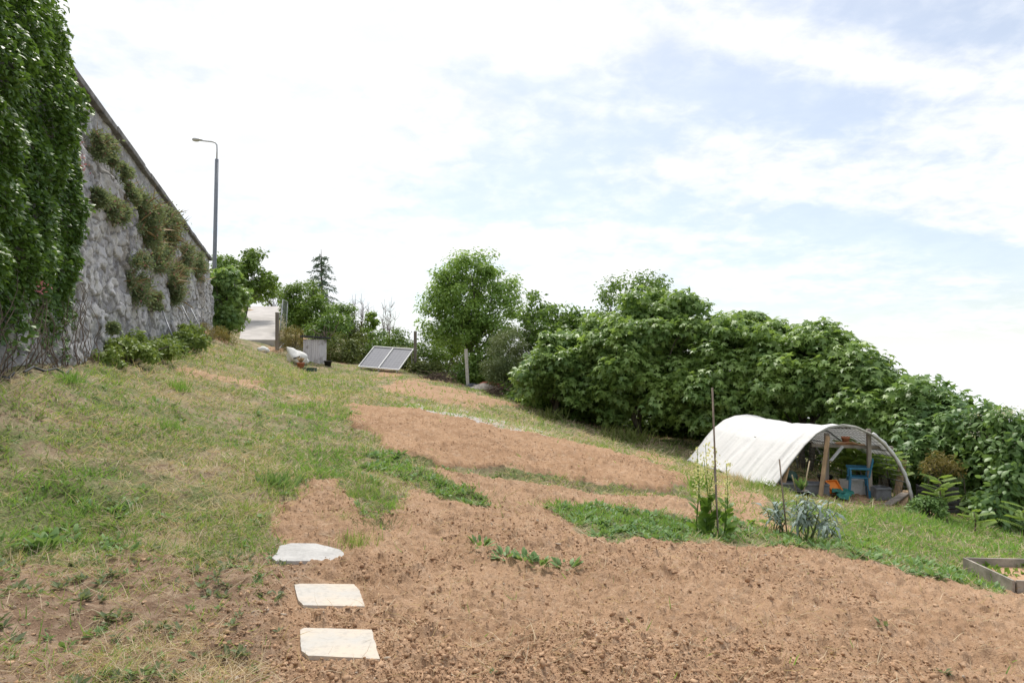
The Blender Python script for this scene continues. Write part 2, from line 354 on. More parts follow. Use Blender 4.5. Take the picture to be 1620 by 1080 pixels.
M = {}
M['wood_grey'] = plain('wood_grey', (.24, .21, .185), .85, .2, var=.3, sc_=5, bump=.5, stretch=(1, 1, .15))
M['bed_board'] = plain('bed_board', (.33, .295, .26), .85, .2, var=.3, sc_=5, bump=.4)
M['wood_tan'] = plain('wood_tan', (.36, .25, .155), .8, .2, var=.3, sc_=6, bump=.4, stretch=(1, 1, .15))
M['wood_dark'] = plain('wood_dark', (.09, .075, .06), .85, .2, var=.3, sc_=6, bump=.4)
M['bark'] = plain('bark', (.12, .105, .085), .9, .15, var=.4, sc_=7, bump=.8, stretch=(1, 1, .25))
M['twig'] = plain('twig', (.17, .13, .105), .9, .15, var=.35, sc_=7)
M['cane'] = plain('cane', (.42, .34, .22), .6, .3, var=.25, sc_=9)
M['stake'] = plain('stake', (.25, .20, .165), .85, .2, var=.3, sc_=8)
M['concrete'] = plain('concrete', (.52, .50, .46), .9, .2, var=.18, sc_=5, bump=.3)
M['slab'] = plain('slab', (.57, .55, .52), .85, .2, var=.12, sc_=3.5, bump=.25, c2=(.60, .52, .43))
M['slab_old'] = plain('slab_old', (.47, .46, .45), .9, .2, var=.12, sc_=5, bump=.25)
M['galv'] = plain('galv', (.42, .43, .44), .45, .5, .6, var=.12, sc_=9)
M['lamp_grey'] = plain('lamp_grey', (.17, .185, .215), .5, .4, .2, var=.08, sc_=3)
M['lamp_light'] = plain('lamp_light', (.40, .41, .43), .45, .5, .2, var=.08, sc_=3)
M['lens'] = plain('lens', (.42, .43, .42), .25, .5, var=.05)
M['terracotta'] = plain('terracotta', (.42, .17, .10), .85, .2, var=.2, sc_=8)
M['black_plastic'] = plain('black_plastic', (.018, .018, .02), .5, .4, var=.2)
M['green_plastic'] = plain('green_plastic', (.03, .075, .06), .5, .4, var=.2)
M['blue_plastic'] = plain('blue_plastic', (.02, .145, .27), .38, .5, var=.12)
M['orange'] = plain('orange', (.72, .215, .03), .5, .4, var=.1)
M['white_plastic'] = plain('white_plastic', (.66, .66, .67), .5, .4, var=.06, sc_=3)
M['bag_white'] = plain('bag_white', (.74, .73, .71), .75, .3, var=.08, sc_=5, bump=.4)
M['tarp_green'] = plain('tarp_green', (.025, .16, .135), .55, .35, var=.25, sc_=7, bump=.3)
M['tarp_red'] = plain('tarp_red', (.42, .14, .09), .75, .25, var=.3, sc_=6)
M['cloth'] = plain('cloth', (.55, .26, .16), .9, .1, var=.3, sc_=5, c2=(.62, .42, .30))
M['tarp_dark'] = plain('tarp_dark', (.075, .08, .10), .6, .3, var=.25)
M['rubble'] = plain('rubble', (.55, .49, .45), .9, .2, var=.25, sc_=8, bump=.5)
M['roof_felt'] = plain('roof_felt', (.06, .06, .065), .9, .2, var=.3, sc_=8, bump=.4)
M['tub'] = plain('tub', (.15, .155, .17), .7, .3, var=.25)
M['wire'] = plain('wire', (.16, .165, .16), .5, .4, .4, var=.1)
M['hose'] = plain('hose', (.03, .03, .033), .5, .4, var=.1)
def _shed():
    t = NT('shed_boards'); o = t.obj(); n = t.noise(o, 6, 5, .6, 0, (1, 1, .1)); n2 = t.noise(o, 2.2, 4)
    c = t.mix(t.ramp(n, .35, .7), (.50, .48, .53), (.64, .62, .66)); c = t.mix(t.math('MULTIPLY', t.ramp(n2, .52, .68), .7), c, (.22, .19, .18))
    return t.done(t.bsdf(c, .8, .2))
M['shed'] = _shed()
def _panel():
    t = NT('solar_cells'); o = t.n('ShaderNodeTexCoord').outputs['UV']
    b = t.n('ShaderNodeTexBrick'); b.offset = 0; t.set(b.inputs['Vector'], o); b.inputs['Scale'].default_value = 1; b.inputs['Mortar Size'].default_value = .006
    b.inputs['Brick Width'].default_value = 1 / 6; b.inputs['Row Height'].default_value = .1
    t.set(b.inputs['Color1'], (.19, .19, .215)); t.set(b.inputs['Color2'], (.215, .215, .24)); t.set(b.inputs['Mortar'], (.32, .32, .34))  # grey base carries the sky's reflection, painted over blue-dark cells
    return t.done(t.bsdf(b.outputs[0], .22, .6))
M['cells'] = _panel()
def _cover():
    t = NT('cover_sheet'); o = t.coord(); n = t.noise(o, 5, 5, .6); n2 = t.noise(o, 1.2, 4, .6); n3 = t.noise(o, 26, 3, .6, 0, (1, .12, 1))
    c = t.mix(t.ramp(n2, .4, .75), (.92, .92, .925), (.84, .84, .85)); c = t.mix(t.math('MULTIPLY', t.ramp(n3, .55, .75), .4), c, (.55, .55, .58))
    c = t.mix(t.math('MULTIPLY', t.ramp(n, .62, .75), .3), c, (.52, .51, .50))
    return t.done(t.trans(t.bsdf(c, .55, .35, normal=t.bump(t.math('ADD', n, n3), .35, .02)), (.9, .9, .9), .36))
M['cover'] = _cover()
def _ground():
    t = NT('garden_ground'); p = t.coord(); dirt, rich, up, al = t.attr('cover'); grav, bare, low, _ = t.attr('cover2')
    nA = t.noise(p, 1.3, 6, .6); nB = t.noise(p, 9, 6, .65); nC = t.noise(p, 45, 5, .65); nD = t.noise(p, .5, 4)
    soil = t.mix(t.ramp(nA, .3, .7), (.362, .226, .138), (.458, .300, .192))
    soil = t.mix(t.math('MULTIPLY', t.ramp(nD, .45, .65), .35), soil, (.29, .178, .110))
    soil = t.mix(up, soil, t.mix(t.ramp(nA, .3, .7), (.335, .202, .118), (.43, .272, .166)))
    soil = t.mix(t.math('MULTIPLY', t.ramp(nB, .48, .70), .55), soil, (.53, .38, .27))
    soil = t.mix(t.math('MULTIPLY', t.ramp(nC, .52, .70), .6), soil, (.15, .088, .055))
    soil = t.mix(t.math('MULTIPLY', bare, .7), soil, t.mix(t.ramp(nB, .4, .66), (.135, .09, .066), (.31, .235, .175)))
    straw = t.mix(t.ramp(nB, .35, .65), (.22, .155, .105), (.52, .41, .29))
    green = t.mix(t.ramp(nC, .35, .65), (.075, .10, .035), (.19, .225, .085))
    fld = t.mix(t.ramp(t.math('ADD', t.math('MULTIPLY', nA, .6), t.math('MULTIPLY', nB, .5)), .42, .66), straw, green)
    fld = t.mix(t.math('MULTIPLY', rich, .7), fld, green)
    c = t.mix(t.ramp(t.math('ADD', dirt, t.math('MULTIPLY', t.math('SUBTRACT', nB, .5), .9)), .43, .57), fld, soil)
    nE = t.noise(p, 110, 4, .7); c = t.mix(t.math('MULTIPLY', t.ramp(nE, .56, .68), .45), c, (.52, .40, .28)); c = t.mix(t.math('MULTIPLY', t.ramp(nE, .44, .34), .5), c, (.13, .078, .05))
    c = t.mix(t.ramp(t.math('ADD', grav, t.math('MULTIPLY', t.math('SUBTRACT', nB, .5), 1.2)), .45, .75), c, t.mix(t.ramp(nC, .4, .65), (.40, .37, .35), (.56, .53, .50)))
    h = t.math('ADD', t.math('MULTIPLY', nB, .6), t.math('MULTIPLY', nC, .5))
    return t.done(t.bsdf(c, .95, .12, normal=t.bump(t.math('ADD', h, t.math('MULTIPLY', nE, .25)), .85, .035)))
M['ground'] = _ground()
def _clod():
    t = NT('soil_clods'); r = t.n('ShaderNodeNewGeometry').outputs['Random Per Island']; n = t.noise(t.coord(), 40, 4)
    c = t.mix(r, (.37, .225, .138), (.53, .36, .235)); c = t.mix(t.ramp(r, .975, .985), c, (.50, .42, .34))
    c = t.mix(t.math('MULTIPLY', t.ramp(n, .4, .7), .3), c, (.17, .105, .066)); return t.done(t.bsdf(c, .95, .1))
M['clod'] = _clod()
def _stone():
    t = NT('wall_stone'); p = t.coord(); cid, mort, para, damp = t.attr('stone')
    nA = t.noise(p, 2.5, 6, .62); nB = t.noise(p, 14, 5, .65); nC = t.noise(p, 40, 4, .6); nD = t.noise(p, .8, 4)
    c = t.mix(cid, (.25, .243, .26), (.55, .54, .555)); c = t.mix(t.ramp(nA, .40, .68), c, (.52, .505, .49))
    c = t.mix(t.math('MULTIPLY', t.ramp(nB, .5, .72), .6), c, (.115, .112, .12))
    c = t.mix(t.math('MULTIPLY', t.ramp(nD, .52, .66), .55), c, (.20, .165, .125))
    c = t.mix(t.math('MULTIPLY', mort, .65), c, (.12, .112, .105))
    c = t.mix(t.ramp(nC, .635, .67), c, (.68, .68, .68))
    vo = t.n('ShaderNodeTexVoronoi'); vo.inputs['Scale'].default_value = 5.0; t.set(vo.inputs['Vector'], p)
    c = t.mix(t.math('MULTIPLY', t.ramp(vo.outputs['Distance'], .20, .15), t.ramp(nA, .44, .55)), c, (.58, .58, .575))
    c = t.mix(t.math('MULTIPLY', para, .5), c, t.mix(cid, (.26, .255, .25), (.52, .51, .50)))
    h = t.math('ADD', nB, t.math('MULTIPLY', nC, .5)); return t.done(t.bsdf(c, .92, .15, normal=t.bump(h, .6, .03)))
M['stone'] = _stone()
M['coping'] = plain('coping', (.19, .185, .18), .9, .15, var=.35, sc_=3, bump=.5)
def _drive():
    t = NT('driveway_concrete'); p = t.coord(); n = t.noise(p, 1.5, 5); n2 = t.noise(p, 12, 4, .6, 0, (.15, 1, 1))
    c = t.mix(t.ramp(n, .35, .68), (.40, .375, .36), (.50, .47, .45)); c = t.mix(t.math('MULTIPLY', t.ramp(n2, .5, .7), .4), c, (.30, .285, .275))
    return t.done(t.bsdf(c, .9, .2, normal=t.bump(n2, .4, .02)))
M['drive'] = _drive()
M['fig'] = leafmat('fig_leaf', (.088, .175, .055), (.255, .38, .125), .38, .45, .5)
M['fig_dark'] = leafmat('fig_leaf_dark', (.075, .16, .06), (.20, .32, .12), .35, .45, .5)
M['ash'] = leafmat('ash_leaf', (.13, .23, .06), (.27, .41, .13), .42, .5, .3)
M['laurel'] = leafmat('laurel_leaf', (.075, .145, .036), (.18, .29, .075), .36, .45, .4)
M['olive'] = leafmat('olive_leaf', (.09, .13, .06), (.185, .235, .12), .25, .5, .3)
M['dense'] = leafmat('dense_leaf', (.070, .135, .025), (.160, .255, .052), .32, .45, .4)
M['bright'] = leafmat('bright_leaf', (.11, .19, .03), (.21, .32, .06), .42, .5, .3)
M['conifer'] = leafmat('conifer_needle', (.06, .11, .08), (.12, .18, .13), .15, .6, .2)
M['hedge'] = leafmat('hedge_leaf', (.075, .105, .032), (.155, .195, .065), .28, .55, .25)
M['brown_shrub'] = leafmat('brown_shrub_leaf', (.10, .105, .035), (.24, .20, .075), .3, .6, .2)
M['ivy'] = leafmat('ivy_leaf', (.040, .100, .022), (.135, .235, .055), .30, .45, .4, big=.25)
M['wallplant'] = leafmat('wall_plant_leaf', (.125, .18, .095), (.27, .335, .20), .3, .6, .2, c3=(.34, .30, .20), big=.08)
M['drystem'] = leafmat('dry_stem', (.26, .19, .13), (.40, .31, .21), .25, .8, .1)
M['pink'] = leafmat('pink_flower', (.34, .12, .19), (.50, .22, .30), .3, .7, .1)
M['bramble'] = leafmat('bramble_leaf', (.10, .17, .04), (.22, .30, .085), .32, .5, .3)
M['grass'] = leafmat('grass_blade', (.085, .18, .045), (.29, .41, .125), .38, .55, .25, c3=(.38, .34, .14), big=.3)
M['grass_rich'] = leafmat('rich_grass_blade', (.09, .21, .045), (.24, .41, .10), .38, .5, .3, big=.3)
M['straw'] = leafmat('straw', (.44, .35, .25), (.72, .62, .48), .25, .7, .15, c3=(.24, .17, .10), big=.15)
M['weed'] = leafmat('weed_leaf', (.09, .19, .065), (.225, .35, .135), .3, .5, .3, big=.2)
M['weedgrey'] = leafmat('grey_weed_leaf', (.11, .15, .085), (.20, .25, .14), .3, .6, .2, big=.2)
M['cabbage'] = leafmat('cabbage_leaf', (.085, .190, .035), (.170, .290, .065), .38, .45, .4)
M['yellow'] = leafmat('yellow_flower', (.60, .60, .26), (.72, .72, .50), .35, .6, .2, big=.1)
M['kale'] = leafmat('kale_leaf', (.16, .235, .22), (.34, .42, .415), .2, .5, .4, big=.1)
M['sumac'] = leafmat('sumac_leaf', (.13, .22, .05), (.24, .35, .10), .4, .5, .3)
M['blossom'] = leafmat('white_blossom', (.55, .54, .46), (.68, .67, .60), .3, .7, .1, big=.0)

# ------------------------------------------------------------------ leaf machinery
def nrm(a): return a / np.maximum(np.linalg.norm(a, axis=-1, keepdims=True), 1e-9)
def ru(n): return nrm(RNG.normal(size=(n, 3)))
def fan(outline):       # x along leaf, y across, z lift; first vertex is the centre
    o = np.array(outline, float); n = len(o) - 1
    return o, np.array([(0, i + 1, (i + 1) % n + 1) for i in range(n)])
T = {}
T['simple'] = (np.array([(0, 0, 0), (.45, .27, .06), (1, 0, -.08), (.45, -.27, .06)]), np.array([(0, 1, 2), (0, 2, 3)]))
T['narrow'] = (np.array([(0, 0, 0), (.4, .11, .03), (1, 0, -.1), (.4, -.11, .03)]), np.array([(0, 1, 2), (0, 2, 3)]))
T['fig'] = fan([(.38, 0, .05), (0, 0, 0), (.10, -.26, .02), (.02, -.48, -.12), (.33, -.22, .03), (.62, -.50, -.12), (.60, -.15, .02), (1.02, 0, -.15), (.60, .15, .02), (.62, .50, -.12), (.33, .22, .03), (.02, .48, -.12), (.10, .26, .02)])
T['ivy'] = fan([(.35, 0, .05), (0, 0, 0), (.05, -.42, -.04), (.42, -.30, .02), (1, 0, -.1), (.42, .30, .02), (.05, .42, -.04)])
T['oval'] = fan([(.5, 0, .06), (0, 0, 0), (.25, -.2, .02), (.6, -.26, 0), (.9, -.12, -.06), (1.02, 0, -.1), (.9, .12, -.06), (.6, .26, 0), (.25, .2, .02)])
T['blade'] = (np.array([(0, -.5, 0), (0, .5, 0), (.55, -.38, .10), (.55, .38, .10), (1, 0, .0)]), np.array([(0, 2, 3), (0, 3, 1), (2, 4, 3)]))
def _pinnate(n):
    V = []; F = []
    for i in range(n):
        x = .12 + .8 * i / n; l = .28 * (1 - .55 * abs(i / n - .4))
        for sd in (1, -1):
            b = len(V); a = .35
            V += [(x, 0, -.15 * x * x), (x + .03 + .06, sd * l * .45, .02 - .15 * x * x), (x + l * a, sd * l, -.06 - .15 * x * x), (x - .02 + .02, sd * l * .45, .02 - .15 * x * x)]
            F += [(b, b + 1, b + 2), (b, b + 2, b + 3)]
    b = len(V); V += [(0, .008, .0), (0, -.008, 0), (1, 0, -.16)]; F += [(b, b + 1, b + 2)]
    return np.array(V), np.array(F)
T['pinnate'] = _pinnate(11)
T['ashleaf'] = _pinnate(4)
def place(tm, P, X, N, S, wide=1.0):
    """tm template; P roots; X tip directions; N leaf normals; S sizes -> V, F"""
    tv, tf = T[tm]; X = nrm(X); Yv = nrm(np.cross(N, X)); Z = np.cross(X, Yv); S = np.asarray(S)[:, None, None]; W = np.asarray(wide)
    W = W[:, None, None] if W.ndim else W
    V = P[:, None] + S * (tv[None, :, 0:1] * X[:, None] + tv[None, :, 2:3] * Z[:, None]) + S * W * tv[None, :, 1:2] * Yv[:, None]
    F = tf[None] + (np.arange(len(P)) * len(tv))[:, None, None]
    return V.reshape(-1, 3), F.reshape(-1, 3)
def cat_(parts):
    V = []; F = []; k = 0
    for v, f in parts: V.append(v); F.append(f + k); k += len(v)
    return np.concatenate(V), np.concatenate(F)
def clumps(lobes, ncl, rc, low=-.5):
    """clump centres near the outside of a set of ellipsoid lobes (centre, radii)"""
    w_ = np.array([r[0] * r[1] + r[0] * r[2] for _, r in lobes]); n_ = np.maximum(3, (ncl * w_ / w_.sum()).astype(int)); C = []
    for (c, r), n in zip(lobes, n_):
        d = ru(n * 4); d = d[d[:, 2] > low][:n]
        rad = np.where(RNG.random(len(d)) < .78, RNG.uniform(.80, 1.0, len(d)), RNG.uniform(.3, .8, len(d)))
        C.append(np.array(c)[None] + d * np.array(r)[None] * rad[:, None] + RNG.normal(size=d.shape) * rc * .18)
    return np.concatenate(C)
def foliage(C, rc, nleaf, size, tm, up=.55, droop=.25, flat=.75):
    k = len(C); idx = RNG.integers(0, k, nleaf); rr = rc * (.6 + .8 * h2(np.arange(k), np.arange(k) * 3, 5))[idx]
    o = ru(nleaf); P = C[idx] + o * rr[:, None] * (RNG.random((nleaf, 1)) ** .45) * np.array((1, 1, flat))
    N = nrm(o * .55 + np.array((0, 0, up)) + RNG.normal(size=(nleaf, 3)) * .42)
    X = o + RNG.normal(size=(nleaf, 3)) * .6 - np.array((0, 0, droop)); X = X - N * (X * N).sum(1, keepdims=True)
    return place(tm, P, X, N, size * RNG.uniform(.65, 1.2, nleaf))
def limb(mb, a, b, r0, r1, wob=.12, n=6, seg=5):
    a = np.array(a, float); b = np.array(b, float); l = np.linalg.norm(b - a); pts = []
    for i in range(seg + 1):
        t = i / seg; p = a + (b - a) * t + RNG.normal(size=3) * wob * l * .25 * (t * (1 - t) * 4) ; p[2] += l * .08 * math.sin(math.pi * t); pts.append(p)
    mb.tube(pts, [r0 + (r1 - r0) * i / seg for i in range(seg + 1)], n); return pts[-1]
def lobe(px, py, Y, rx, rz, ry=None):    # size in photo pixels, turned into metres at its distance
    k = Y / 1080; return (at(px, py, Y), (rx * k, (ry or (rx + rz) / 2) * k, rz * k))
def tree(name, label, base, lobes, ncl, rc, nleaf, size, tm, m, group=None, tr=.1, stems=1, cat='tree', low=-.5, up=.55, droop=.25, nb=14, extra=None):
    """base = (px, Y) of the foot"""
    g = gpt(*base); root = thing(name, label, cat, g, group)
    C = clumps(lobes, ncl, rc, low); gzs = tz(C[:, 0], C[:, 1]); C[:, 2] = np.maximum(C[:, 2], gzs + rc * .35)
    V, F = foliage(C, rc, nleaf, size, tm, up, droop); arrays('crown', V, F, m, root)
    mb = MB()
    for s_ in range(stems):
        foot = g + np.array((RNG.normal() * .18 * (stems > 1), RNG.normal() * .18 * (stems > 1), -.15))
        c0 = np.array(lobes[s_ % len(lobes)][0]); top = foot + (c0 - foot) * .55; limb(mb, foot, top, tr, tr * .7, .1, 8)
        for q in C[RNG.choice(len(C), min(nb, len(C)), replace=False)]:
            limb(mb, top - (top - foot) * RNG.uniform(0, .35), q, tr * .42, tr * .1, .3, 5, 4)
    mb.build('trunk', M['bark'], root)
    if extra: extra(root, C)
    return root

# ------------------------------------------------------------------ ground sheet
ang = np.concatenate([np.linspace(-180, -56, 40, endpoint=False), np.linspace(-56, -43, 26, endpoint=False), np.linspace(-43, 43, 820, endpoint=False), np.linspace(43, 56, 26, endpoint=False), np.linspace(56, 180, 40, endpoint=False)])
rad = np.concatenate([np.linspace(.35, 2.6, 26, endpoint=False), np.exp(np.linspace(math.log(2.6), math.log(42), 640, endpoint=False)), np.exp(np.linspace(math.log(42), math.log(420), 46))])
A_, R_ = np.meshgrid(np.radians(ang), rad); gx = (R_ * np.sin(A_)).ravel(); gy = (R_ * np.cos(A_)).ravel()
gc = cover(gx, gy); gzv = tz(gx, gy) + relief(gx, gy, gc)
na, nr = len(ang), len(rad)
I = np.arange(nr - 1)[:, None] * na + np.arange(na)[None]; J = np.arange(nr - 1)[:, None] * na + (np.arange(na)[None] + 1) % na
GF = np.stack([I, J, J + na, I + na], 2).reshape(-1, 4)
ctr = len(gx); gx = np.append(gx, 0); gy = np.append(gy, 0); gzv = np.append(gzv, t1(0, 0))
cv = np.stack([gc['dirt'], gc['rich'], gc['up'], gc['far']], 1); cv = np.vstack([cv, (1, 0, 0, 0)])
cv2 = np.stack([gc['grav'], gc['bare'], gc['low'], np.ones(ctr)], 1); cv2 = np.vstack([cv2, (0, 0, 1, 1)])
capF = np.array([(ctr, (i + 1) % na, i, i) for i in range(na)])
GF = np.vstack([GF])
go = arrays('ground', np.stack([gx, gy, gzv], 1), GF[:, ::-1], M['ground'], None, True, {'cover': cv, 'cover2': cv2})
tag(go, 'sloping garden plot of mown grass and tilled brown soil', 'ground', kind='structure')

# concrete driveway climbing to the road
dl = [(379, 541), (383, 517), (386, 501), (388, 487)]; dr = [(439, 545), (440, 520), (442, 502), (446, 488)]; dY = [38, 43.5, 49.5, 56]
mb = MB(); V = []; 
for k in range(13):
    f = k / 12 * 3; i = min(int(f), 2); f -= i
    Yk = dY[i] + (dY[i + 1] - dY[i]) * f
    a = at(dl[i][0] + (dl[i + 1][0] - dl[i][0]) * f, 500, Yk)[0]; b = at(dr[i][0] + (dr[i + 1][0] - dr[i][0]) * f, 500, Yk)[0]
    for j in range(6): x = a + (b - a) * j / 5; V.append((x, Yk, at(400, dl[i][1] + (dl[i + 1][1] - dl[i][1]) * f, Yk)[2] + .13))
top = len(V); V += [(x, y, z - .6) for x, y, z in V]
F = []
for k in range(12):
    for j in range(5):
        q = (k * 6 + j, k * 6 + j + 1, k * 6 + j + 7, k * 6 + j + 6); F += [q, tuple(i + top for i in q[::-1])]
    for j in (0, 5):
        F.append((k * 6 + j, k * 6 + 6 + j, k * 6 + 6 + j + top, k * 6 + j + top))
F += [(j, j + top, j + 1 + top, j + 1) for j in range(5)] + [(72 + j, 73 + j, 73 + j + top, 72 + j + top) for j in range(5)]
tag(mb.add(V, F).build('driveway', M['drive']), 'pale ribbed concrete driveway climbing beside the wall end', 'driveway', kind='structure')

# ------------------------------------------------------------------ retaining wall
WTOP = 6.82
def wpt(s_, z, d=0.0):                   # s_ = distance ahead (y) along the wall, d = distance in front of its face
    y = s_; x = -WC - WS * y; b = .06 * (WTOP - z); n = (1 / WN, WS / WN); return np.array((x + (b + d) * n[0], y + (b + d) * n[1], z))
ys = np.concatenate([np.linspace(1.5, 8, 40, endpoint=False), np.linspace(8, 30.8, 850)]); nz = 190
gb = tz(-WC - WS * ys + .25, ys) - .5
U, Tt = np.meshgrid(ys, np.linspace(0, 1, nz)); Z = gb[None] + (WTOP - gb[None]) * Tt
sx = U * WN
f1, f2, cid = worley(sx * 1.9 + fbm(sx * 2.6, Z * 2.6, 5) * 1.2, Z * 3.3 + fbm(sx * 2.6 + 9, Z * 2.6, 6) * 1.2, 3)
g1_, g2_, gid = worley(sx * 4.2, Z * 5.2, 13)
para = sstep(5.55, 5.75, Z + .15 * (fbm(sx * .7, Z * 0 + 2, 4) - .5))
edge = np.where(para > .5, g2_ - g1_, f2 - f1); ids = np.where(para > .5, gid, cid)
lowf = 1 - para; rid = 1 - np.abs(2 * fbm(sx * 2.6, Z * 1.7, 43, 5) - 1) * 2
dsp = sstep(.0, .10, edge) * (.026 + .052 * ids * lowf) + (fbm(sx * 1.1, Z * 1.1, 41, 5) - .5) * (.06 + .20 * lowf) + rid * .05 * lowf + (fbm(sx * 8, Z * 8, 42, 4) - .5) * .085 - np.maximum(0, .56 - fbm(sx * 5, Z * 5 + 7, 44, 4)) * -.0 - para * .05
bb = .06 * (WTOP - Z) + dsp
Vx = -WC - WS * U + bb / WN; Vy = U + bb * WS / WN
wV = np.stack([Vx, Vy, Z], 2).reshape(-1, 3); n_ = len(ys)
wF = np.array([(j * n_ + i, j * n_ + i + 1, (j + 1) * n_ + i + 1, (j + 1) * n_ + i) for j in range(nz - 1) for i in range(n_ - 1)])
at_ = np.stack([ids, 1 - sstep(.03, .20, edge), para, np.ones_like(ids)], 2).reshape(-1, 4)
# back, end and top faces close the wall
bk = len(wV); back = np.stack([np.concatenate([-WC - WS * ys - .75, -WC - WS * ys - .75]), np.concatenate([ys - .2, ys - .2]), np.concatenate([gb, np.full(n_, WTOP)])], 1)
wV = np.vstack([wV, back]); at_ = np.vstack([at_, np.tile((.4, 0, 0, 1), (2 * n_, 1))])
tp = (nz - 1) * n_
wF = np.vstack([wF, [(tp + i, tp + i + 1, bk + n_ + i + 1, bk + n_ + i) for i in range(n_ - 1)], [(bk + i + 1, bk + i, bk + n_ + i, bk + n_ + i + 1) for i in range(n_ - 1)],
      [(j * n_ + n_ - 1, bk + n_ - 1, bk + 2 * n_ - 1, (j + 1) * n_ + n_ - 1) if j == nz - 2 else (j * n_ + n_ - 1, bk + n_ - 1, bk + n_ - 1, (j + 1) * n_ + n_ - 1) for j in range(nz - 1)]])
W0 = wpt(16, t1(-WC - WS * 16 + .3, 16)); wall = thing('retaining_wall', 'tall grey stone retaining wall along the left side of the plot', 'wall', W0)
quad = wF[wF[:, 1] != wF[:, 2]]; tri = wF[wF[:, 1] == wF[:, 2]]
if len(tri): quad = np.vstack([quad, np.array([(t[0], t[1], t[3], t[3]) for t in tri[:0]]).reshape(-1, 4)]).astype(int)
arrays('stonework', wV, quad, M['stone'], wall, True, {'stone': at_})
mb = MB(); yk = 1.5
while yk < 30.6:
    l = random.uniform(.7, 1.1); y2 = min(yk + l, 30.85)
    a = wpt(yk + .006, WTOP + .055, -.33); b = wpt(y2 - .006, WTOP + .055 + random.uniform(-.008, .008), -.33)
    mb.bar(a, b, .86 + random.uniform(-.02, .02), .12, (0, 0, 1), .015) if False else mb.box((a + b) / 2, (.86 + random.uniform(-.03, .03), (y2 - yk) * WN - .012, .13), Matrix.Rotation(math.atan(WS), 3, 'Z'), .02)
    yk = y2
mb.build('coping', M['coping'], wall)

# ------------------------------------------------------------------ ivy over the near end of the wall
n = 80000
yy = RNG.uniform(4.5, 12.2, n); zz_ = RNG.uniform(.9, 7.9, n)
hb = zz_ - tz(-WC - WS * yy + .3, yy)
yb = 11.4 + .4 * (fbm(zz_ * 1.3, zz_ * 0 + 4, 61, 3) - .5) * 2 - np.clip(1.6 - hb, 0, 2) * .45 - np.clip(zz_ - 7.2, 0, 2) * .5
thin = np.where(hb < 1.3, sstep(.25, 1.3, hb + .7 * (fbm(yy * 1.7, yy * 0, 62, 3) - .35)), 1)
thin = np.maximum(thin, np.exp(-((yy - 10.7) / .4) ** 2))
keep = (yy < yb) & (RNG.random(n) < thin) & (hb > .03)
yy, zz_, hb = yy[keep], zz_[keep], hb[keep]; n = len(yy)
ff1, ff2, fid = worley(yy * 1.25, zz_ * 1.25, 66)
bul = (.14 + .34 * (fbm(yy * .7, zz_ * .7, 63, 3)) * sstep(.3, 3, hb)) + np.maximum(0, .55 - ff1) * .42
bul = bul * np.clip((yb[keep] - yy) / .9, .22, 1)
over = np.clip(zz_ - 6.85, 0, None)
dd = bul * RNG.uniform(.55, 1.08, n) - over * .35
dd = np.where(zz_ > 6.95, bul * RNG.uniform(-1.6, 1.0, n) - over * .1, dd)
P = np.array([wpt(a, b, c) for a, b, c in zip(yy, zz_, dd)])
nw = np.array((1 / WN, WS / WN, 0)); N = nrm(nw[None] * .55 + np.array((0, 0, .75)) + RNG.normal(size=(n, 3)) * .5)
X = RNG.normal(size=(n, 3)) * .8 + nw[None] * .5 - np.array((0, 0, .45)); X = X - N * (X * N).sum(1, keepdims=True)
iv = thing('ivy', 'thick dark green ivy covering the near end of the stone wall', 'ivy', wpt(9, t1(-WC - WS * 9 + .4, 9), .2))
V, F = place('ivy', P, X, N, RNG.uniform(.045, .10, n)); arrays('leaves', V, F, M['ivy'], iv)
mb = MB()
for k in range(60):
    y0 = RNG.uniform(6, 11.6); z0 = t1(-WC - WS * y0 + .3, y0); h = RNG.uniform(.5, 1.8); sl_ = RNG.normal() * .12
    pts = [wpt(y0 + RNG.normal() * .05 + sl_ * j, z0 - .05 + h * j / 6, .10 + RNG.uniform(0, .16)) for j in range(7)]; mb.tube(pts, [.008 - .0008 * j for j in range(7)], 4)
mb.build('stems', M['twig'], iv)
sp = P[RNG.choice(n, 30)]; 
V, F = place('simple', sp[RNG.integers(0, 8, 160)] + RNG.normal(size=(160, 3)) * .05 + np.array((.12, .03, .02)), ru(160), ru(160), np.full(160, .045)); arrays('flowers', V, F, M['pink'], iv)

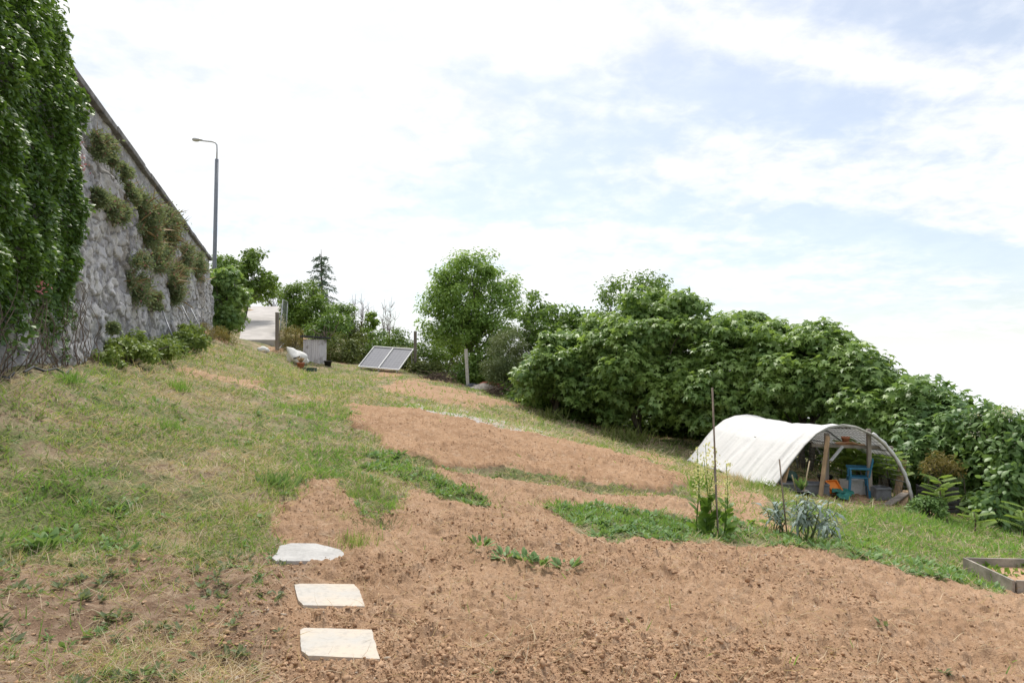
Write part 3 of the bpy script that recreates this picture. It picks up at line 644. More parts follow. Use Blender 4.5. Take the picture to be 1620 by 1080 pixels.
# tufts growing out of the wall
TUF = [(160,228,22,'round grey green tuft high on the wall beside the ivy'),(196,268,12,'small tuft just under the coping near the ivy'),(176,326,20,'bushy tuft at mid wall next to the ivy edge'),
 (150,312,14,'thin tuft half hidden by the ivy edge'),(226,345,34,'large tawny tuft below the coping, upper middle of the wall'),(262,362,30,'tawny spreading tuft with dry seed stems on the upper wall'),
 (246,400,24,'grey tuft with dry stems hanging in the middle of the wall'),(207,436,27,'round green tuft low on the wall left of the hanging one'),(274,440,26,'broad tuft above the leaning pipes'),
 (236,474,14,'small tuft lowest on the wall face'),(293,402,18,'tuft under the coping left of the wall end'),(312,418,18,'pale tuft at the far end of the wall'),(205,300,12,'small dry tuft with pink flowers under the coping'),(160,512,10,'yellowish tuft near the foot of the wall')]
nw_ = np.array((1 / WN, WS / WN, 0))
for px, py, r, lb in TUF:
    u = (px - 810) / 1080; s_ = (WC - .35) / (-u - WS); k = s_ / 1080; z = at(px, py, s_)[2]; c = wpt(s_, z, .16)
    rad_ = r * k * 1.15; th = thing('wall_plant', lb, 'plant', c, 'plants growing on the wall')
    nsub = max(4, int(r / 2.2)); tg = np.array((-WS / WN, 1 / WN, 0)); a = RNG.uniform(0, 6.28, nsub); q = np.sqrt(RNG.random(nsub)) * rad_ * .85
    sub = c + tg * (q * np.cos(a))[:, None] * 1.9 + np.array((0, 0, 1)) * (q * np.sin(a) * 1.15 - .2 * rad_)[:, None] + nw_ * RNG.uniform(-.05, .12, nsub)[:, None]; sr = rad_ * RNG.uniform(.18, .62, nsub)
    nn = int(900 + 75 * r); ii = RNG.choice(nsub, nn, p=sr ** 2 / (sr ** 2).sum()); o = ru(nn); o = nrm(o + nw_ * .55 + np.array((0, 0, .30)))
    root = sub[ii] + RNG.normal(size=(nn, 3)) * (sr[ii] * .3)[:, None]; L_ = sr[ii] * RNG.uniform(.35, 1.25, nn)
    V1, F1 = place('narrow', root, o, nrm(np.cross(o, ru(nn))), L_ * .7, RNG.uniform(.18, .36, nn))
    P2 = root + o * (L_ * RNG.uniform(.3, 1.0, nn))[:, None]; V2, F2 = place('simple', P2, o + ru(nn) * .8, ru(nn) + nw_ * .3 + np.array((0, 0, .6)), RNG.uniform(.045, .085, nn))
    V, F = cat_([(V1, F1), (V2, F2)]); arrays('leaves', V, F, M['wallplant'], th)
    nn = int(40 + 3 * r); ii = RNG.integers(0, nsub, nn); o = nrm(ru(nn) * .9 + nw_ * .5 + np.array((0, 0, .35))); V, F = place('narrow', sub[ii] + RNG.normal(size=(nn, 3)) * (sr[ii] * .4)[:, None], o, ru(nn), rad_ * RNG.uniform(.5, 1.05, nn), .05); arrays('dry_stems', V, F, M['drystem'], th)
    if r > 11:
        nn = int(24 + 2 * r); ii = RNG.integers(0, nsub, nn); o = nrm(ru(nn) + nw_ * .8 + np.array((0, 0, .4))); V, F = place('simple', sub[ii] + o * (sr[ii] * RNG.uniform(.8, 1.2, nn))[:, None], ru(nn), ru(nn), np.full(nn, .06)); arrays('flowers', V, F, M['pink'], th)

# brambles along the foot of the wall
def shrub(name, lb, lobes, ncl, rc, nl, size, tm, m, cat='shrub', group=None, **k):
    c = np.array(lobes[0][0]); b = np.array((c[0], c[1], t1(c[0], c[1]))); root = thing(name, lb, cat, b, group)
    C = clumps(lobes, ncl, rc, k.pop('low', -.2)); C[:, 2] = np.maximum(C[:, 2], tz(C[:, 0], C[:, 1]) + rc * .3)
    V, F = foliage(C, rc, nl, size, tm, **k); arrays('foliage', V, F, m, root)
    mb = MB()
    for q in C[RNG.choice(len(C), min(10, len(C)), replace=False)]: limb(mb, b + RNG.normal(size=3) * np.array((.1, .1, 0)) - np.array((0, 0, .1)), q, .025, .006, .3, 5, 4)
    mb.build('stems', M['bark'], root); return root
shrub('bramble_bush', 'low bright bramble at the foot of the wall beside the ivy', [lobe(200, 562, 13.2, 44, 22), lobe(242, 562, 14.9, 40, 18), lobe(165, 574, 12.2, 26, 14), lobe(205, 545, 13.9, 18, 18)], 90, .15, 8000, .085, 'simple', M['bramble'])
shrub('bramble_bush', 'green bramble around the leaning pipes at the wall foot', [lobe(290, 546, 18.8, 32, 22), lobe(262, 554, 16.8, 30, 16), lobe(300, 532, 19.6, 16, 18)], 70, .18, 6000, .1, 'simple', M['bramble'])
shrub('dry_bush', 'low brown dry bush beyond the pipes by the wall end', [lobe(328, 535, 25.5, 28, 22), lobe(352, 540, 27, 20, 16)], 36, .28, 3000, .1, 'narrow', M['brown_shrub'])

def rod(name, lb, a, b, r, m, cat, group=None):
    mb = MB(); mb.tube([a, (np.array(a) + np.array(b)) / 2 + np.array((0, 0, -.01)), b], r, 7); return solo(mb, name, m, lb, cat, group)
def lean(px, py, px2, py2, Y, Y2): return at(px, py, Y), at(px2, py2, Y2)
for (q, lb) in (((256, 488, 272, 530, 17.7, 15.9), 'thin metal pipe leaning on the wall, nearest to the ivy'), ((288, 484, 318, 543, 20.8, 20.4), 'longer metal pipe leaning on the wall in the middle'), ((302, 488, 326, 536, 22.5, 21.8), 'dull pipe leaning on the wall nearest its far end')):
    a, b = lean(*q); rod('metal_pipe', lb, a, b, .018, M['lamp_grey'], 'pipe', 'pipes leaning on the wall')
def snake(pxs, r, n=6):
    pts = [hit(*p) for p in pxs]; pts = [np.array((p[0], p[1], g1(p[0], p[1]) + r + .02 + .03 * (i % 2))) for i, p in enumerate(pts)]
    mb = MB(); P = []
    for i in range(len(pts) - 1):
        for t in np.linspace(0, 1, 6, endpoint=False): P.append(pts[i] + (pts[i + 1] - pts[i]) * (t * t * (3 - 2 * t)))
    P.append(pts[-1]); mb.tube(P, r, n); return mb
solo(snake([(38, 594), (52, 591), (70, 595), (88, 594), (104, 593), (112, 592)], .016), 'garden_hose', M['hose'], 'black hose looped on the grass at the foot of the wall', 'hose')
solo(snake([(-20, 602), (0, 599), (12, 601), (22, 600)], .016), 'garden_hose', M['hose'], 'short black hose end at the left edge of the photo', 'hose')

# ------------------------------------------------------------------ street lamp
Yl = 38.0; b = at(339.5, 425, Yl); lampz = t1(b[0], b[1]); foot = np.array((b[0], b[1], min(lampz, b[2]) - .1))
st = thing('street_lamp', 'grey street lamp with a bent arm above the wall end', 'street lamp', foot)
pt = at(343, 252, Yl); mb = MB(); mb.tube([foot, at(339.6, 405, Yl), pt], [.115, .11, .10], 12); mb.build('pole', M['lamp_grey'], st)
mb = MB(); mb.lathe(foot, [(.19, 0), (.19, .5), (.15, 1.0), (.13, 1.05)], 12); mb.build('base', M['lamp_light'], st)
mb = MB(); mb.tube([pt - np.array((0, 0, .1)), at(343.3, 236, Yl), at(343, 229.5, Yl), at(340.5, 226, Yl), at(336, 224.5, Yl), at(318, 222.5, Yl), at(314, 222, Yl)], .042, 8); mb.build('arm', M['lamp_light'], st)
c = at(311, 221.2, Yl); Rm = Matrix.Rotation(R(6), 3, 'Y')
V, F = [], []
nu, nv = 18, 9
for j in range(nv + 1):
    ph = -math.pi / 2 + math.pi * j / nv
    for i in range(nu):
        a = 2 * math.pi * i / nu; q = Vector((.31 * math.cos(ph) * math.cos(a) * (1 + .18 * math.cos(a)), .15 * math.cos(ph) * math.sin(a), .10 * math.sin(ph) * (1 if ph > 0 else .5))); V.append(np.array(c) + np.array(Rm @ q))
F = [(j * nu + i, j * nu + (i + 1) % nu, (j + 1) * nu + (i + 1) % nu, (j + 1) * nu + i) for j in range(nv) for i in range(nu)]
ln = MB().add(V, F, True).build('lantern', M['lamp_light'], st)
mb = MB(); V = []
for j in range(5):
    ph = -math.pi / 2 * (1 - j / 4)
    for i in range(18):
        a = 2 * math.pi * i / 18; q = Vector((.22 * math.cos(ph) * math.cos(a) - .04, .11 * math.cos(ph) * math.sin(a), -.03 + .085 * math.sin(ph))); V.append(np.array(c) + np.array(Rm @ q))
mb.add(V, [(j * 18 + i, j * 18 + (i + 1) % 18, (j + 1) * 18 + (i + 1) % 18, (j + 1) * 18 + i) for j in range(4) for i in range(18)], True); mb.build('lens', M['lens'], ln)

# ------------------------------------------------------------------ gate at the driveway
def post(name, lb, px, py0, py1, Y, wx, m, lean_=0, cat='post', cap=False):
    b = gpt(px + lean_, Y); t = at(px, py0, Y); mb = MB(); mb.bar(b - np.array((0, 0, .2)), t, wx, wx * .9, bev=.012); return solo(mb, name, m, lb, cat)
post('gate_post', 'weathered wooden post beside the driveway', 438.5, 494, 556, 37, .17, M['wood_grey'])
g0 = gpt(440, 37.4); gt = thing('gate', 'thin metal mesh gate standing open by the driveway post', 'gate', g0)
a = at(440, 553, 37.4); h_ = at(447.5, 474, 37.4); b2 = at(452, 540, 39.6); b3 = at(455, 478, 39.6)
mb = MB(); 
for p, q in ((a, h_), (h_, b3), (b3, b2), (b2, a)): mb.tube([p, q], .028, 7)
mb.build('frame', M['galv'], gt)
mb = MB()
for k in range(1, 14): t = k / 14; mb.tube([a + (h_ - a) * t, b2 + (b3 - b2) * t], .005, 4)
for k in range(1, 12): t = k / 12; mb.tube([a + (b2 - a) * t, h_ + (b3 - h_) * t], .005, 4)
mb.build('mesh', M['wire'], gt)

# ------------------------------------------------------------------ shed, bags, pots
c = gpt(498, 33.8); zb = at(495, 577, 33.8)[2]; zb = min(zb, c[2]); sh = thing('garden_shed', 'small pale lilac board shed with a dark flat roof', 'shed', (c[0], c[1], zb))
rz = Matrix.Rotation(R(-17), 3, 'Z'); sw, sd, shh = .92, .60, 1.30
def sp_(x, y, z): return np.array((c[0], c[1], zb)) + np.array(rz @ Vector((x, y, z)))
mb = MB(); mb.box(sp_(0, 0, shh / 2 - .1), (sw - .04, sd - .04, shh + .1), rz); mb.build('wall', M['wood_dark'], sh)
mb = MB(); nbd = 8
for k in range(nbd): mb.box(sp_(-sw / 2 + (k + .5) * sw / nbd, -sd / 2, shh / 2 - .05 + random.uniform(-.01, .01)), (sw / nbd - .012, .022, shh - .02), rz, .003)
for k in range(5): mb.box(sp_(sw / 2, -sd / 2 + (k + .5) * sd / 5, shh / 2 - .05), (.022, sd / 5 - .012, shh - .02), rz, .003)
for k in range(5): mb.box(sp_(-sw / 2, -sd / 2 + (k + .5) * sd / 5, shh / 2 - .05), (.022, sd / 5 - .012, shh - .02), rz, .003)
mb.build('boards', M['shed'], sh)
mb = MB(); rr = rz @ Matrix.Rotation(R(4), 3, 'Y'); mb.box(sp_(.03, 0, shh + .06), (sw + .24, sd + .3, .07), rr, .01)
for k in range(4): mb.box(sp_(.0, -sd / 2 - .06 + k * .26, shh + .105), (sw + .2, .05, .03), rr, .005)
mb.build('roof', M['roof_felt'], sh)
mb = MB()
for k in range(9):
    p0 = sp_(random.uniform(.1, .75), random.uniform(-.3, .3), shh + .1); 
    pts = [p0]; d = np.array((random.uniform(-.5, .5), random.uniform(-.3, .3), random.uniform(.25, 1)))
    for j in range(5): pts.append(pts[-1] + d * .16 + np.array((random.gauss(0, .06), random.gauss(0, .06), random.gauss(0, .04) - .012 * j)))
    mb.tube(pts, [.022, .02, .016, .012, .009, .006], 5)
solo(mb, 'dry_branches', M['twig'], 'tangle of bare pale branches lying on the shed roof', 'branches')

def lumpy(c, r, seed, peak=None, sq=.0, amp=.25, nu=28, nv=16):
    V = []; c = np.array(c, float)
    for j in range(nv + 1):
        ph = -math.pi / 2 + math.pi * j / nv
        for i in range(nu):
            a = 2 * math.pi * i / nu; d = np.array((math.cos(ph) * math.cos(a), math.cos(ph) * math.sin(a), math.sin(ph)))
            k = 1 + amp * (float(fbm(np.array([d[0] * 1.7 + d[2] * 1.1 + 5]), np.array([d[1] * 1.7 - d[2] + 3]), seed, 4)[0]) - .5) * 2
            q = c + d * np.array(r) * k
            if peak is not None: 
                f = max(0, d @ (np.array(peak) / np.linalg.norm(peak))) ** 6; q = q + np.array(peak) * f
            V.append(q)
    return V, [(j * nu + i, j * nu + (i + 1) % nu, (j + 1) * nu + (i + 1) % nu, (j + 1) * nu + i) for j in range(nv) for i in range(nu)]
c = gpt(471, 32.4); mb = MB(); mb.add(*lumpy(c + np.array((0, 0, .18)), (.52, .40, .34), 4, peak=(-.16, 0, .26), amp=.4), True)
solo(mb, 'builders_bag', M['bag_white'], 'big slumped white sack in front of the shed', 'bag')
rod('wood_stick', 'short brown stick lying on the big white sack', at(464, 567, 31.85), at(475, 563.5, 31.95), .035, M['wood_dark'], 'stick')
c = gpt(416, 33.5); mb = MB(); mb.add(*lumpy(c + np.array((0, 0, .12)), (.30, .22, .17), 9, amp=.35), True); solo(mb, 'plastic_bag', M['bag_white'], 'small white bag left on the grass near the driveway', 'bag')
def pot(name, lb, px, Y, r, h, m, plant=None, cat='pot'):
    c = gpt(px, Y); t = thing(name, lb, cat, c); z0 = c - np.array((0, 0, .02))
    mb = MB(); mb.lathe(z0, [(r * .7, 0), (r * .95, h * .8), (r * 1.08, h * .8), (r * 1.08, h), (r * .92, h), (r * .9, h * .85)], 18); mb.build('body', m, t)
    if plant:
        nn = 60; o = nrm(ru(nn) * .6 + np.array((0, 0, 1))); V, F = place('narrow', np.tile(c + np.array((0, 0, h * .8)), (nn, 1)), o, ru(nn), r * RNG.uniform(1.2, 2.2, nn), .6); arrays('plant', V, F, M[plant], t)
    return t
pot('flower_pot', 'terracotta pot with a dry plant beside the white sack', 476, 31.2, .17, .30, M['terracotta'], 'drystem')
pot('black_pot', 'round black pot standing by the shed corner', 519, 33, .19, .30, M['black_plastic'])
def trough(name, lb, px, Y, l, w_, h, m, rot=0, plant=None):
    c = gpt(px, Y); t = thing(name, lb, 'trough', c); rm = Matrix.Rotation(R(rot), 3, 'Z')
    def q(x, y, z): return c + np.array(rm @ Vector((x, y, z)))
    mb = MB(); mb.box(q(0, -w_ / 2, h / 2), (l, .02, h), rm); mb.box(q(0, w_ / 2, h / 2), (l, .02, h), rm); mb.box(q(-l / 2 + .01, 0, h / 2), (.02, w_ - .022, h), rm); mb.box(q(l / 2 - .01, 0, h / 2), (.02, w_ - .022, h), rm)
    mb.box(q(0, -w_ / 2 - .006, h - .015), (l + .03, .04, .03), rm, .004); mb.box(q(0, w_ / 2 + .006, h - .015), (l + .03, .04, .03), rm, .004)
    mb.build('body', m, t); mb = MB(); mb.box(q(0, 0, h * .4), (l - .05, w_ - .03, h * .75), rm); mb.build('soil', M['clod'], t); return t
trough('planter_trough', 'low dark green planter trough on the grass near the sack', 490, 30.6, .56, .26, .18, M['green_plastic'], -8)

# ------------------------------------------------------------------ solar panels
BL = at(567, 579.5, 33.0); BR = at(631, 585, 32.0); TL = at(592, 548, 34.3); TR = TL + BR - BL
c = (BL + BR) / 2; sp = thing('solar_array', 'pair of tilted solar panels with pale frames on the grass', 'solar panels', (c[0], c[1], t1(c[0], c[1])))
ex = (BR - BL); ey = (TL - BL); nn = np.cross(ex, ey); nn /= np.linalg.norm(nn)
for k in (0, 1):
    o = BL + ex * (.5 * k + .003); e1 = ex * .494; e2 = ey
    pn = MB(); V = [o, o + e1, o + e1 + e2, o + e2]; V = [v - nn * .02 for v in V] + [v - nn * .045 for v in V]
    po = MB().add(V, [(0, 1, 2, 3), (7, 6, 5, 4), (0, 4, 5, 1), (1, 5, 6, 2), (2, 6, 7, 3), (3, 7, 4, 0)]).build('panel', M['cells'], sp)
    uv = po.data.uv_layers.new(name='UVMap'); 
    for li, lp in enumerate(po.data.loops): uv.data[li].uv = ((0, 0), (1, 0), (1, 1), (0, 1))[lp.vertex_index % 4]
    fr = MB()
    for p, q in ((o, o + e1), (o + e2, o + e1 + e2), (o, o + e2), (o + e1, o + e1 + e2)): fr.bar(p, q, .045, .05, tuple(nn), .004)
    fr.build('frame', M['lamp_light'] if False else M['white_plastic'], po)
mb = MB()
for t in (.06, .5, .94):
    p = TL + ex * t - nn * .06; g = np.array((p[0] + .05, p[1] + .1, t1(p[0], p[1] + .1) - .1)); mb.bar(p, g, .05, .05); q = BL + ex * t - nn * .06; mb.bar(q, np.array((q[0], q[1], t1(q[0], q[1]) - .1)), .06, .06); mb.bar(q, p, .04, .04)
mb.build('support', M['galv'], sp)
post('fence_post', 'grey lichened concrete fence post right of the solar panels', 657, 524, 600, 33.5, .14, M['wood_grey'])
post('fence_post', 'pale leaning concrete post at the edge of the trees', 737, 552, 612, 30.6, .145, M['concrete'], 4)
c = gpt(747, 30.4); mb = MB(); mb.add(*lumpy(c + np.array((0, 0, .05)), (.34, .28, .16), 14, amp=.4), True); solo(mb, 'dark_sheet', M['tarp_dark'], 'crumpled dark sheet at the foot of the leaning post', 'sheet')
c = gpt(765, 29.8); mb = MB(); mb.add(*lumpy(c + np.array((0, 0, .02)), (.62, .45, .28), 16, amp=.5), True); solo(mb, 'rubble_heap', M['rubble'], 'pale heap of rubble beside the leaning post', 'rubble')
c = gpt(770, 30.6); mb = MB(); mb.add(*lumpy(c + np.array((0, 0, .10)), (.72, .3, .28), 18, amp=.4), True); solo(mb, 'red_tarp', M['tarp_red'], 'faded red tarp behind the pale rubble heap', 'tarp')
def brush(px, Y, rx, h, nb, lb):
    c = gpt(px, Y); mb = MB()
    for k in range(nb):
        a = random.uniform(0, 6.28); p = c + np.array((random.gauss(0, rx * .4), random.gauss(0, rx * .3), random.uniform(-.02, h * .7))); d = np.array((math.cos(a), math.sin(a) * .6, random.uniform(-.25, .5))); pts = [p]
        for j in range(4): pts.append(pts[-1] + d * .17 + np.array((random.gauss(0, .04), random.gauss(0, .04), random.gauss(0, .04))))
        mb.tube(pts, [.018, .016, .012, .009, .005], 4)
    return solo(mb, 'brushwood_pile', M['twig'], lb, 'brushwood')
brush(795, 28.6, .9, .55, 150, 'pile of dry brushwood in front of the olive bush'); brush(690, 31.2, .9, .35, 90, 'low line of dry brushwood between the two concrete posts')

# ------------------------------------------------------------------ trees beyond the plot
GT = 'trees behind the driveway'
tree('fig_tree', 'fig tree bushing out at the far end of the stone wall', (352, 33), [lobe(357, 462, 33, 29, 34), lobe(352, 505, 32.5, 24, 22), lobe(378, 478, 33.5, 14, 18)], 60, .38, 3600, .24, 'fig', M['fig'], tr=.08, stems=2)
tree('broadleaf_tree', 'bright green tree with a pointed top left of the driveway', (385, 46), [lobe(400, 428, 46, 22, 34), lobe(382, 450, 46, 34, 28), lobe(416, 455, 46, 22, 22), lobe(398, 402, 46, 10, 16)], 80, .42, 5200, .26, 'simple', M['dense'], tr=.1)
tree('broadleaf_tree', 'low yellowish green tree beyond the top of the driveway', (446, 61), [lobe(420, 464, 60, 22, 20), lobe(434, 472, 61, 14, 12), lobe(398, 470, 60, 16, 14)], 40, .42, 2600, .24, 'simple', M['bright'], tr=.07)
tree('dark_tree', 'dark tree just behind the street lamp foot', (352, 44), [lobe(357, 428, 44, 20, 22), lobe(345, 440, 44, 16, 18)], 40, .4, 2200, .22, 'simple', M['laurel'], tr=.08)
tree('round_tree', 'dense rounded dark green tree right of the gate', (478, 42), [lobe(476, 472, 42, 33, 34), lobe(495, 500, 41, 32, 30), lobe(465, 500, 41.5, 22, 30)], 110, .42, 8500, .19, 'simple', M['dense'], tr=.12, low=-.7)
tree('broadleaf_tree', 'lower green tree spreading behind the shed', (520, 40), [lobe(523, 512, 40, 26, 26), lobe(508, 530, 39, 22, 24), lobe(545, 500, 42, 15, 20)], 70, .42, 5200, .19, 'simple', M['laurel'], tr=.1, low=-.7)
shrub('yellow_shrub', 'yellowish brown shrub between the gate and the shed', [lobe(461, 540, 35.5, 18, 28), lobe(452, 555, 35, 10, 16), lobe(472, 552, 35.5, 12, 20)], 40, .3, 3000, .11, 'narrow', M['brown_shrub'])
# conifer
g = gpt(510, 50); root = thing('conifer', 'sparse bluish conifer standing above the round tree', 'tree', g); tp_ = at(508, 394, 50); mb = MB(); mb.tube([g - np.array((0, 0, .2)), (g + tp_) / 2, tp_], [.14, .09, .015], 7)
NP = []; ND = []; NS = []
for k in range(36):
    t = .30 + .66 * k / 38; p = g + (tp_ - g) * t; l = 2.1 * (1 - t) ** .8 * random.uniform(.55, 1.15) + .12; a = k * 2.4 + random.uniform(-.3, .3); pts = []
    for j in range(6): f = j / 5; pts.append(p + np.array((math.cos(a), math.sin(a), 0)) * l * f + np.array((0, 0, .22 * l * f - .36 * l * f * f)))
    mb.tube(pts, [.03, .026, .02, .015, .01, .006], 4)
    for j in range(1, 6):
        for _ in range(11): NP.append(pts[j] + RNG.normal(size=3) * .05 - (pts[j] - pts[j - 1]) * random.random()); ND.append((pts[j] - pts[j - 1]) / np.linalg.norm(pts[j] - pts[j - 1]) + RNG.normal(size=3) * .7 + np.array((0, 0, -.35))); NS.append(random.uniform(.16, .34))
mb.build('trunk', M['bark'], root); NP = np.array(NP); V, F = place('narrow', NP, np.array(ND), ru(len(NP)), np.array(NS), 1.0); arrays('crown', V, F, M['conifer'], root)
# bare shrubs
def bare(px, Y, top, n, spread, lb):
    g = gpt(px, Y); H = at(px, top, Y)[2] - g[2]; mb = MB()
    for k in range(n):
        p = g + np.array((random.gauss(0, .12), random.gauss(0, .12), -.1)); d = np.array((random.gauss(0, spread), random.gauss(0, spread), 1.0)); l = H * random.uniform(.65, 1.05) / 6; pts = [p]
        for j in range(6): pts.append(pts[-1] + d * l + np.array((random.gauss(0, .06), random.gauss(0, .06), 0))); d = d * np.array((.9, .9, 1))
        mb.tube(pts, [.04, .034, .028, .022, .017, .012, .008], 5)
        for j in (2, 3, 4, 5):
            for _ in range(4):
                e = np.array((random.gauss(0, .5), random.gauss(0, .5), .8)); q = [pts[j]]
                for _2 in range(3): q.append(q[-1] + e * .17 + RNG.normal(size=3) * .03)
                mb.tube(q, [.012, .01, .008, .005], 4)
    return solo(mb, 'bare_shrub', M['twig'], lb, 'shrub', 'bare shrubs against the sky')
bare(556, 44, 468, 7, .10, 'leafless reddish shrub just right of the conifer'); bare(570, 44, 466, 7, .12, 'tallest leafless shrub against the white sky'); bare(606, 45, 474, 8, .16, 'leafless shrub right of the ivy covered stump'); bare(618, 45, 482, 5, .18, 'low leafless shrub left of the lichened fence post')
tree('ivy_stump', 'narrow stump wrapped in bright green ivy behind the panels', (586, 42), [lobe(586, 507, 42, 10, 13), lobe(586, 528, 42, 9, 24)], 26, .22, 1700, .13, 'ivy', M['bright'], tr=.14, cat='tree stump', nb=4)
HG = 'hedge shrubs at the back of the plot'
for (px, py, Y, rx, rz, m, lb) in ((540, 555, 38, 26, 24, 'hedge', 'dull hedge shrub just right of the shed'), (572, 552, 40, 26, 26, 'hedge', 'hedge shrub behind the left solar panel'), (602, 550, 40, 26, 28, 'laurel', 'dark hedge shrub behind the upper edge of the panels'), (632, 548, 39, 22, 24, 'dense', 'green hedge shrub left of the lichened post'),
        (640, 568, 36, 14, 16, 'hedge', 'small shrub at the right end of the panels'), (676, 560, 37, 24, 32, 'dense', 'hedge shrub right of the lichened post'), (706, 548, 39, 22, 22, 'bright', 'bright yellow green shrub under the big ash'), (720, 566, 41, 44, 36, 'hedge', 'dark shrub in the shade behind the leaning post'), (555, 528, 44, 28, 22, 'hedge', 'tall dull hedge shrub below the bare branches'), (672, 585, 33.5, 22, 12, 'hedge', 'low shrub at the foot of the lichened post')):
    shrub('hedge_shrub', lb, [lobe(px, py, Y, rx, rz), lobe(px + rx * .5, py + rz * .4, Y - .4, rx * .7, rz * .7)], 46, .4, 3000, .15, 'simple', M[m], group=HG, low=-.7)
# ash
tree('ash_tree', 'tall light green tree with an airy crown, left of the figs', (768, 34), [lobe(742, 465, 34, 60, 60), lobe(710, 488, 34, 46, 46), lobe(775, 490, 34.2, 48, 46), lobe(742, 428, 34, 38, 28), lobe(750, 522, 33.6, 62, 30), lobe(695, 470, 34, 26, 30), lobe(803, 482, 34.4, 20, 34), lobe(715, 520, 34, 44, 28), lobe(780, 525, 33.8, 40, 26), lobe(704, 448, 34, 30, 30), lobe(786, 455, 34, 34, 32), lobe(770, 425, 34, 26, 22)], 280, .46, 26000, .17, 'simple', M['ash'], tr=.10, stems=2, low=-.85, nb=16, droop=.3, up=.8)
shrub('olive_bush', 'grey green fine leaved bush in front of the ash trunk', [lobe(806, 570, 30, 36, 48), lobe(830, 550, 30.4, 26, 34), lobe(790, 585, 29.6, 24, 28)], 90, .36, 12000, .15, 'narrow', M['olive'], low=-.85)
tree('laurel_tree', 'glossy laurel tree with spiky upright shoots behind the olive bush', (870, 31), [lobe(868, 520, 31, 48, 42), lobe(895, 512, 31, 26, 32), lobe(848, 502, 31, 22, 32), lobe(880, 555, 30, 40, 40)], 90, .38, 6200, .2, 'simple', M['laurel'], low=-.8, droop=-.5)
tree('dark_tree', 'dark tree showing above the left fig trees', (985, 30), [lobe(990, 490, 30, 44, 50), lobe(1030, 465, 30, 34, 28), lobe(940, 520, 30, 26, 40)], 90, .45, 5200, .17, 'simple', M['laurel'], low=-.8)
FG = 'fig trees along the lower edge of the plot'
def fig(lb, base, lobes, nl, m='fig', ncl=80, rc=.44, size=.245, extra=None, nb=12): return tree('fig_tree', lb, base, lobes, int(ncl * 1.25), rc, int(nl * 1.6), size, 'fig', M[m], FG, tr=.11, stems=2, low=-.75, droop=.45, up=.8, nb=nb, extra=extra)
fig('fig tree beside the olive bush, leftmost in the row of figs', (890, 26.5), [lobe(900, 575, 26, 62, 52), lobe(860, 605, 26, 48, 38), lobe(930, 610, 25.6, 52, 46), lobe(925, 545, 26.5, 44, 40)], 5200)
fig('tallest fig tree, reaching highest above the grass slope', (1020, 25), [lobe(1040, 525, 25, 82, 66), lobe(985, 570, 24.5, 60, 60), lobe(1072, 508, 25, 46, 44), lobe(1112, 545, 25, 52, 52), lobe(1010, 620, 24.2, 60, 50), lobe(1060, 600, 24.3, 56, 56)], 9800, ncl=145)
fig('fig tree rising behind the far end of the white tunnel', (1150, 23.5), [lobe(1165, 560, 23.5, 70, 60), lobe(1188, 526, 24, 44, 32), lobe(1115, 628, 22.8, 44, 50), lobe(1236, 556, 23.4, 46, 38), lobe(1150, 620, 23, 60, 50)], 8000, ncl=125)
fig('fig tree above the middle of the white tunnel', (1270, 21.8), [lobe(1275, 585, 22, 78, 58), lobe(1298, 548, 22.6, 50, 30), lobe(1240, 620, 21.8, 56, 46), lobe(1320, 630, 21.4, 54, 46)], 8000, ncl=125)
fig('fig tree behind the open front of the tunnel', (1400, 19.6), [lobe(1395, 640, 19.8, 64, 52), lobe(1362, 600, 20.6, 46, 36), lobe(1345, 580, 20.6, 44, 30), lobe(1440, 672, 19, 52, 50), lobe(1400, 690, 19.4, 62, 52)], 7200, ncl=115)
fig('fig tree with large leaves right of the tunnel', (1495, 17.6), [lobe(1492, 690, 17.6, 56, 50), lobe(1470, 640, 18.4, 40, 34), lobe(1520, 730, 16.9, 50, 56), lobe(1470, 720, 17.6, 40, 50)], 5200, 'fig_dark', ncl=90)
def bloss(root, C):
    q = C[(C[:, 2] > np.percentile(C[:, 2], 55))]; nn = 420; i = RNG.integers(0, len(q), nn); k = RNG.integers(0, 18, nn)
    cc = q[k % len(q)] + np.array((-.1, -.35, .22)); V, F = place('simple', cc + RNG.normal(size=(nn, 3)) * np.array((.12, .1, .05)), ru(nn), np.array((0, 0, 1.)) + ru(nn) * .5, np.full(nn, .05)); arrays('blossom', V, F, M['blossom'], root)
tree('elder_tree', 'dark elder with creamy blossom at the right edge', (1600, 15.6), [lobe(1585, 708, 15.8, 54, 60), lobe(1625, 730, 15.4, 54, 90), lobe(1556, 668, 16.4, 34, 28), lobe(1590, 780, 15.2, 50, 52)], 100, .4, 6200, .17, 'oval', M['fig_dark'], low=-.8, stems=2, extra=bloss)
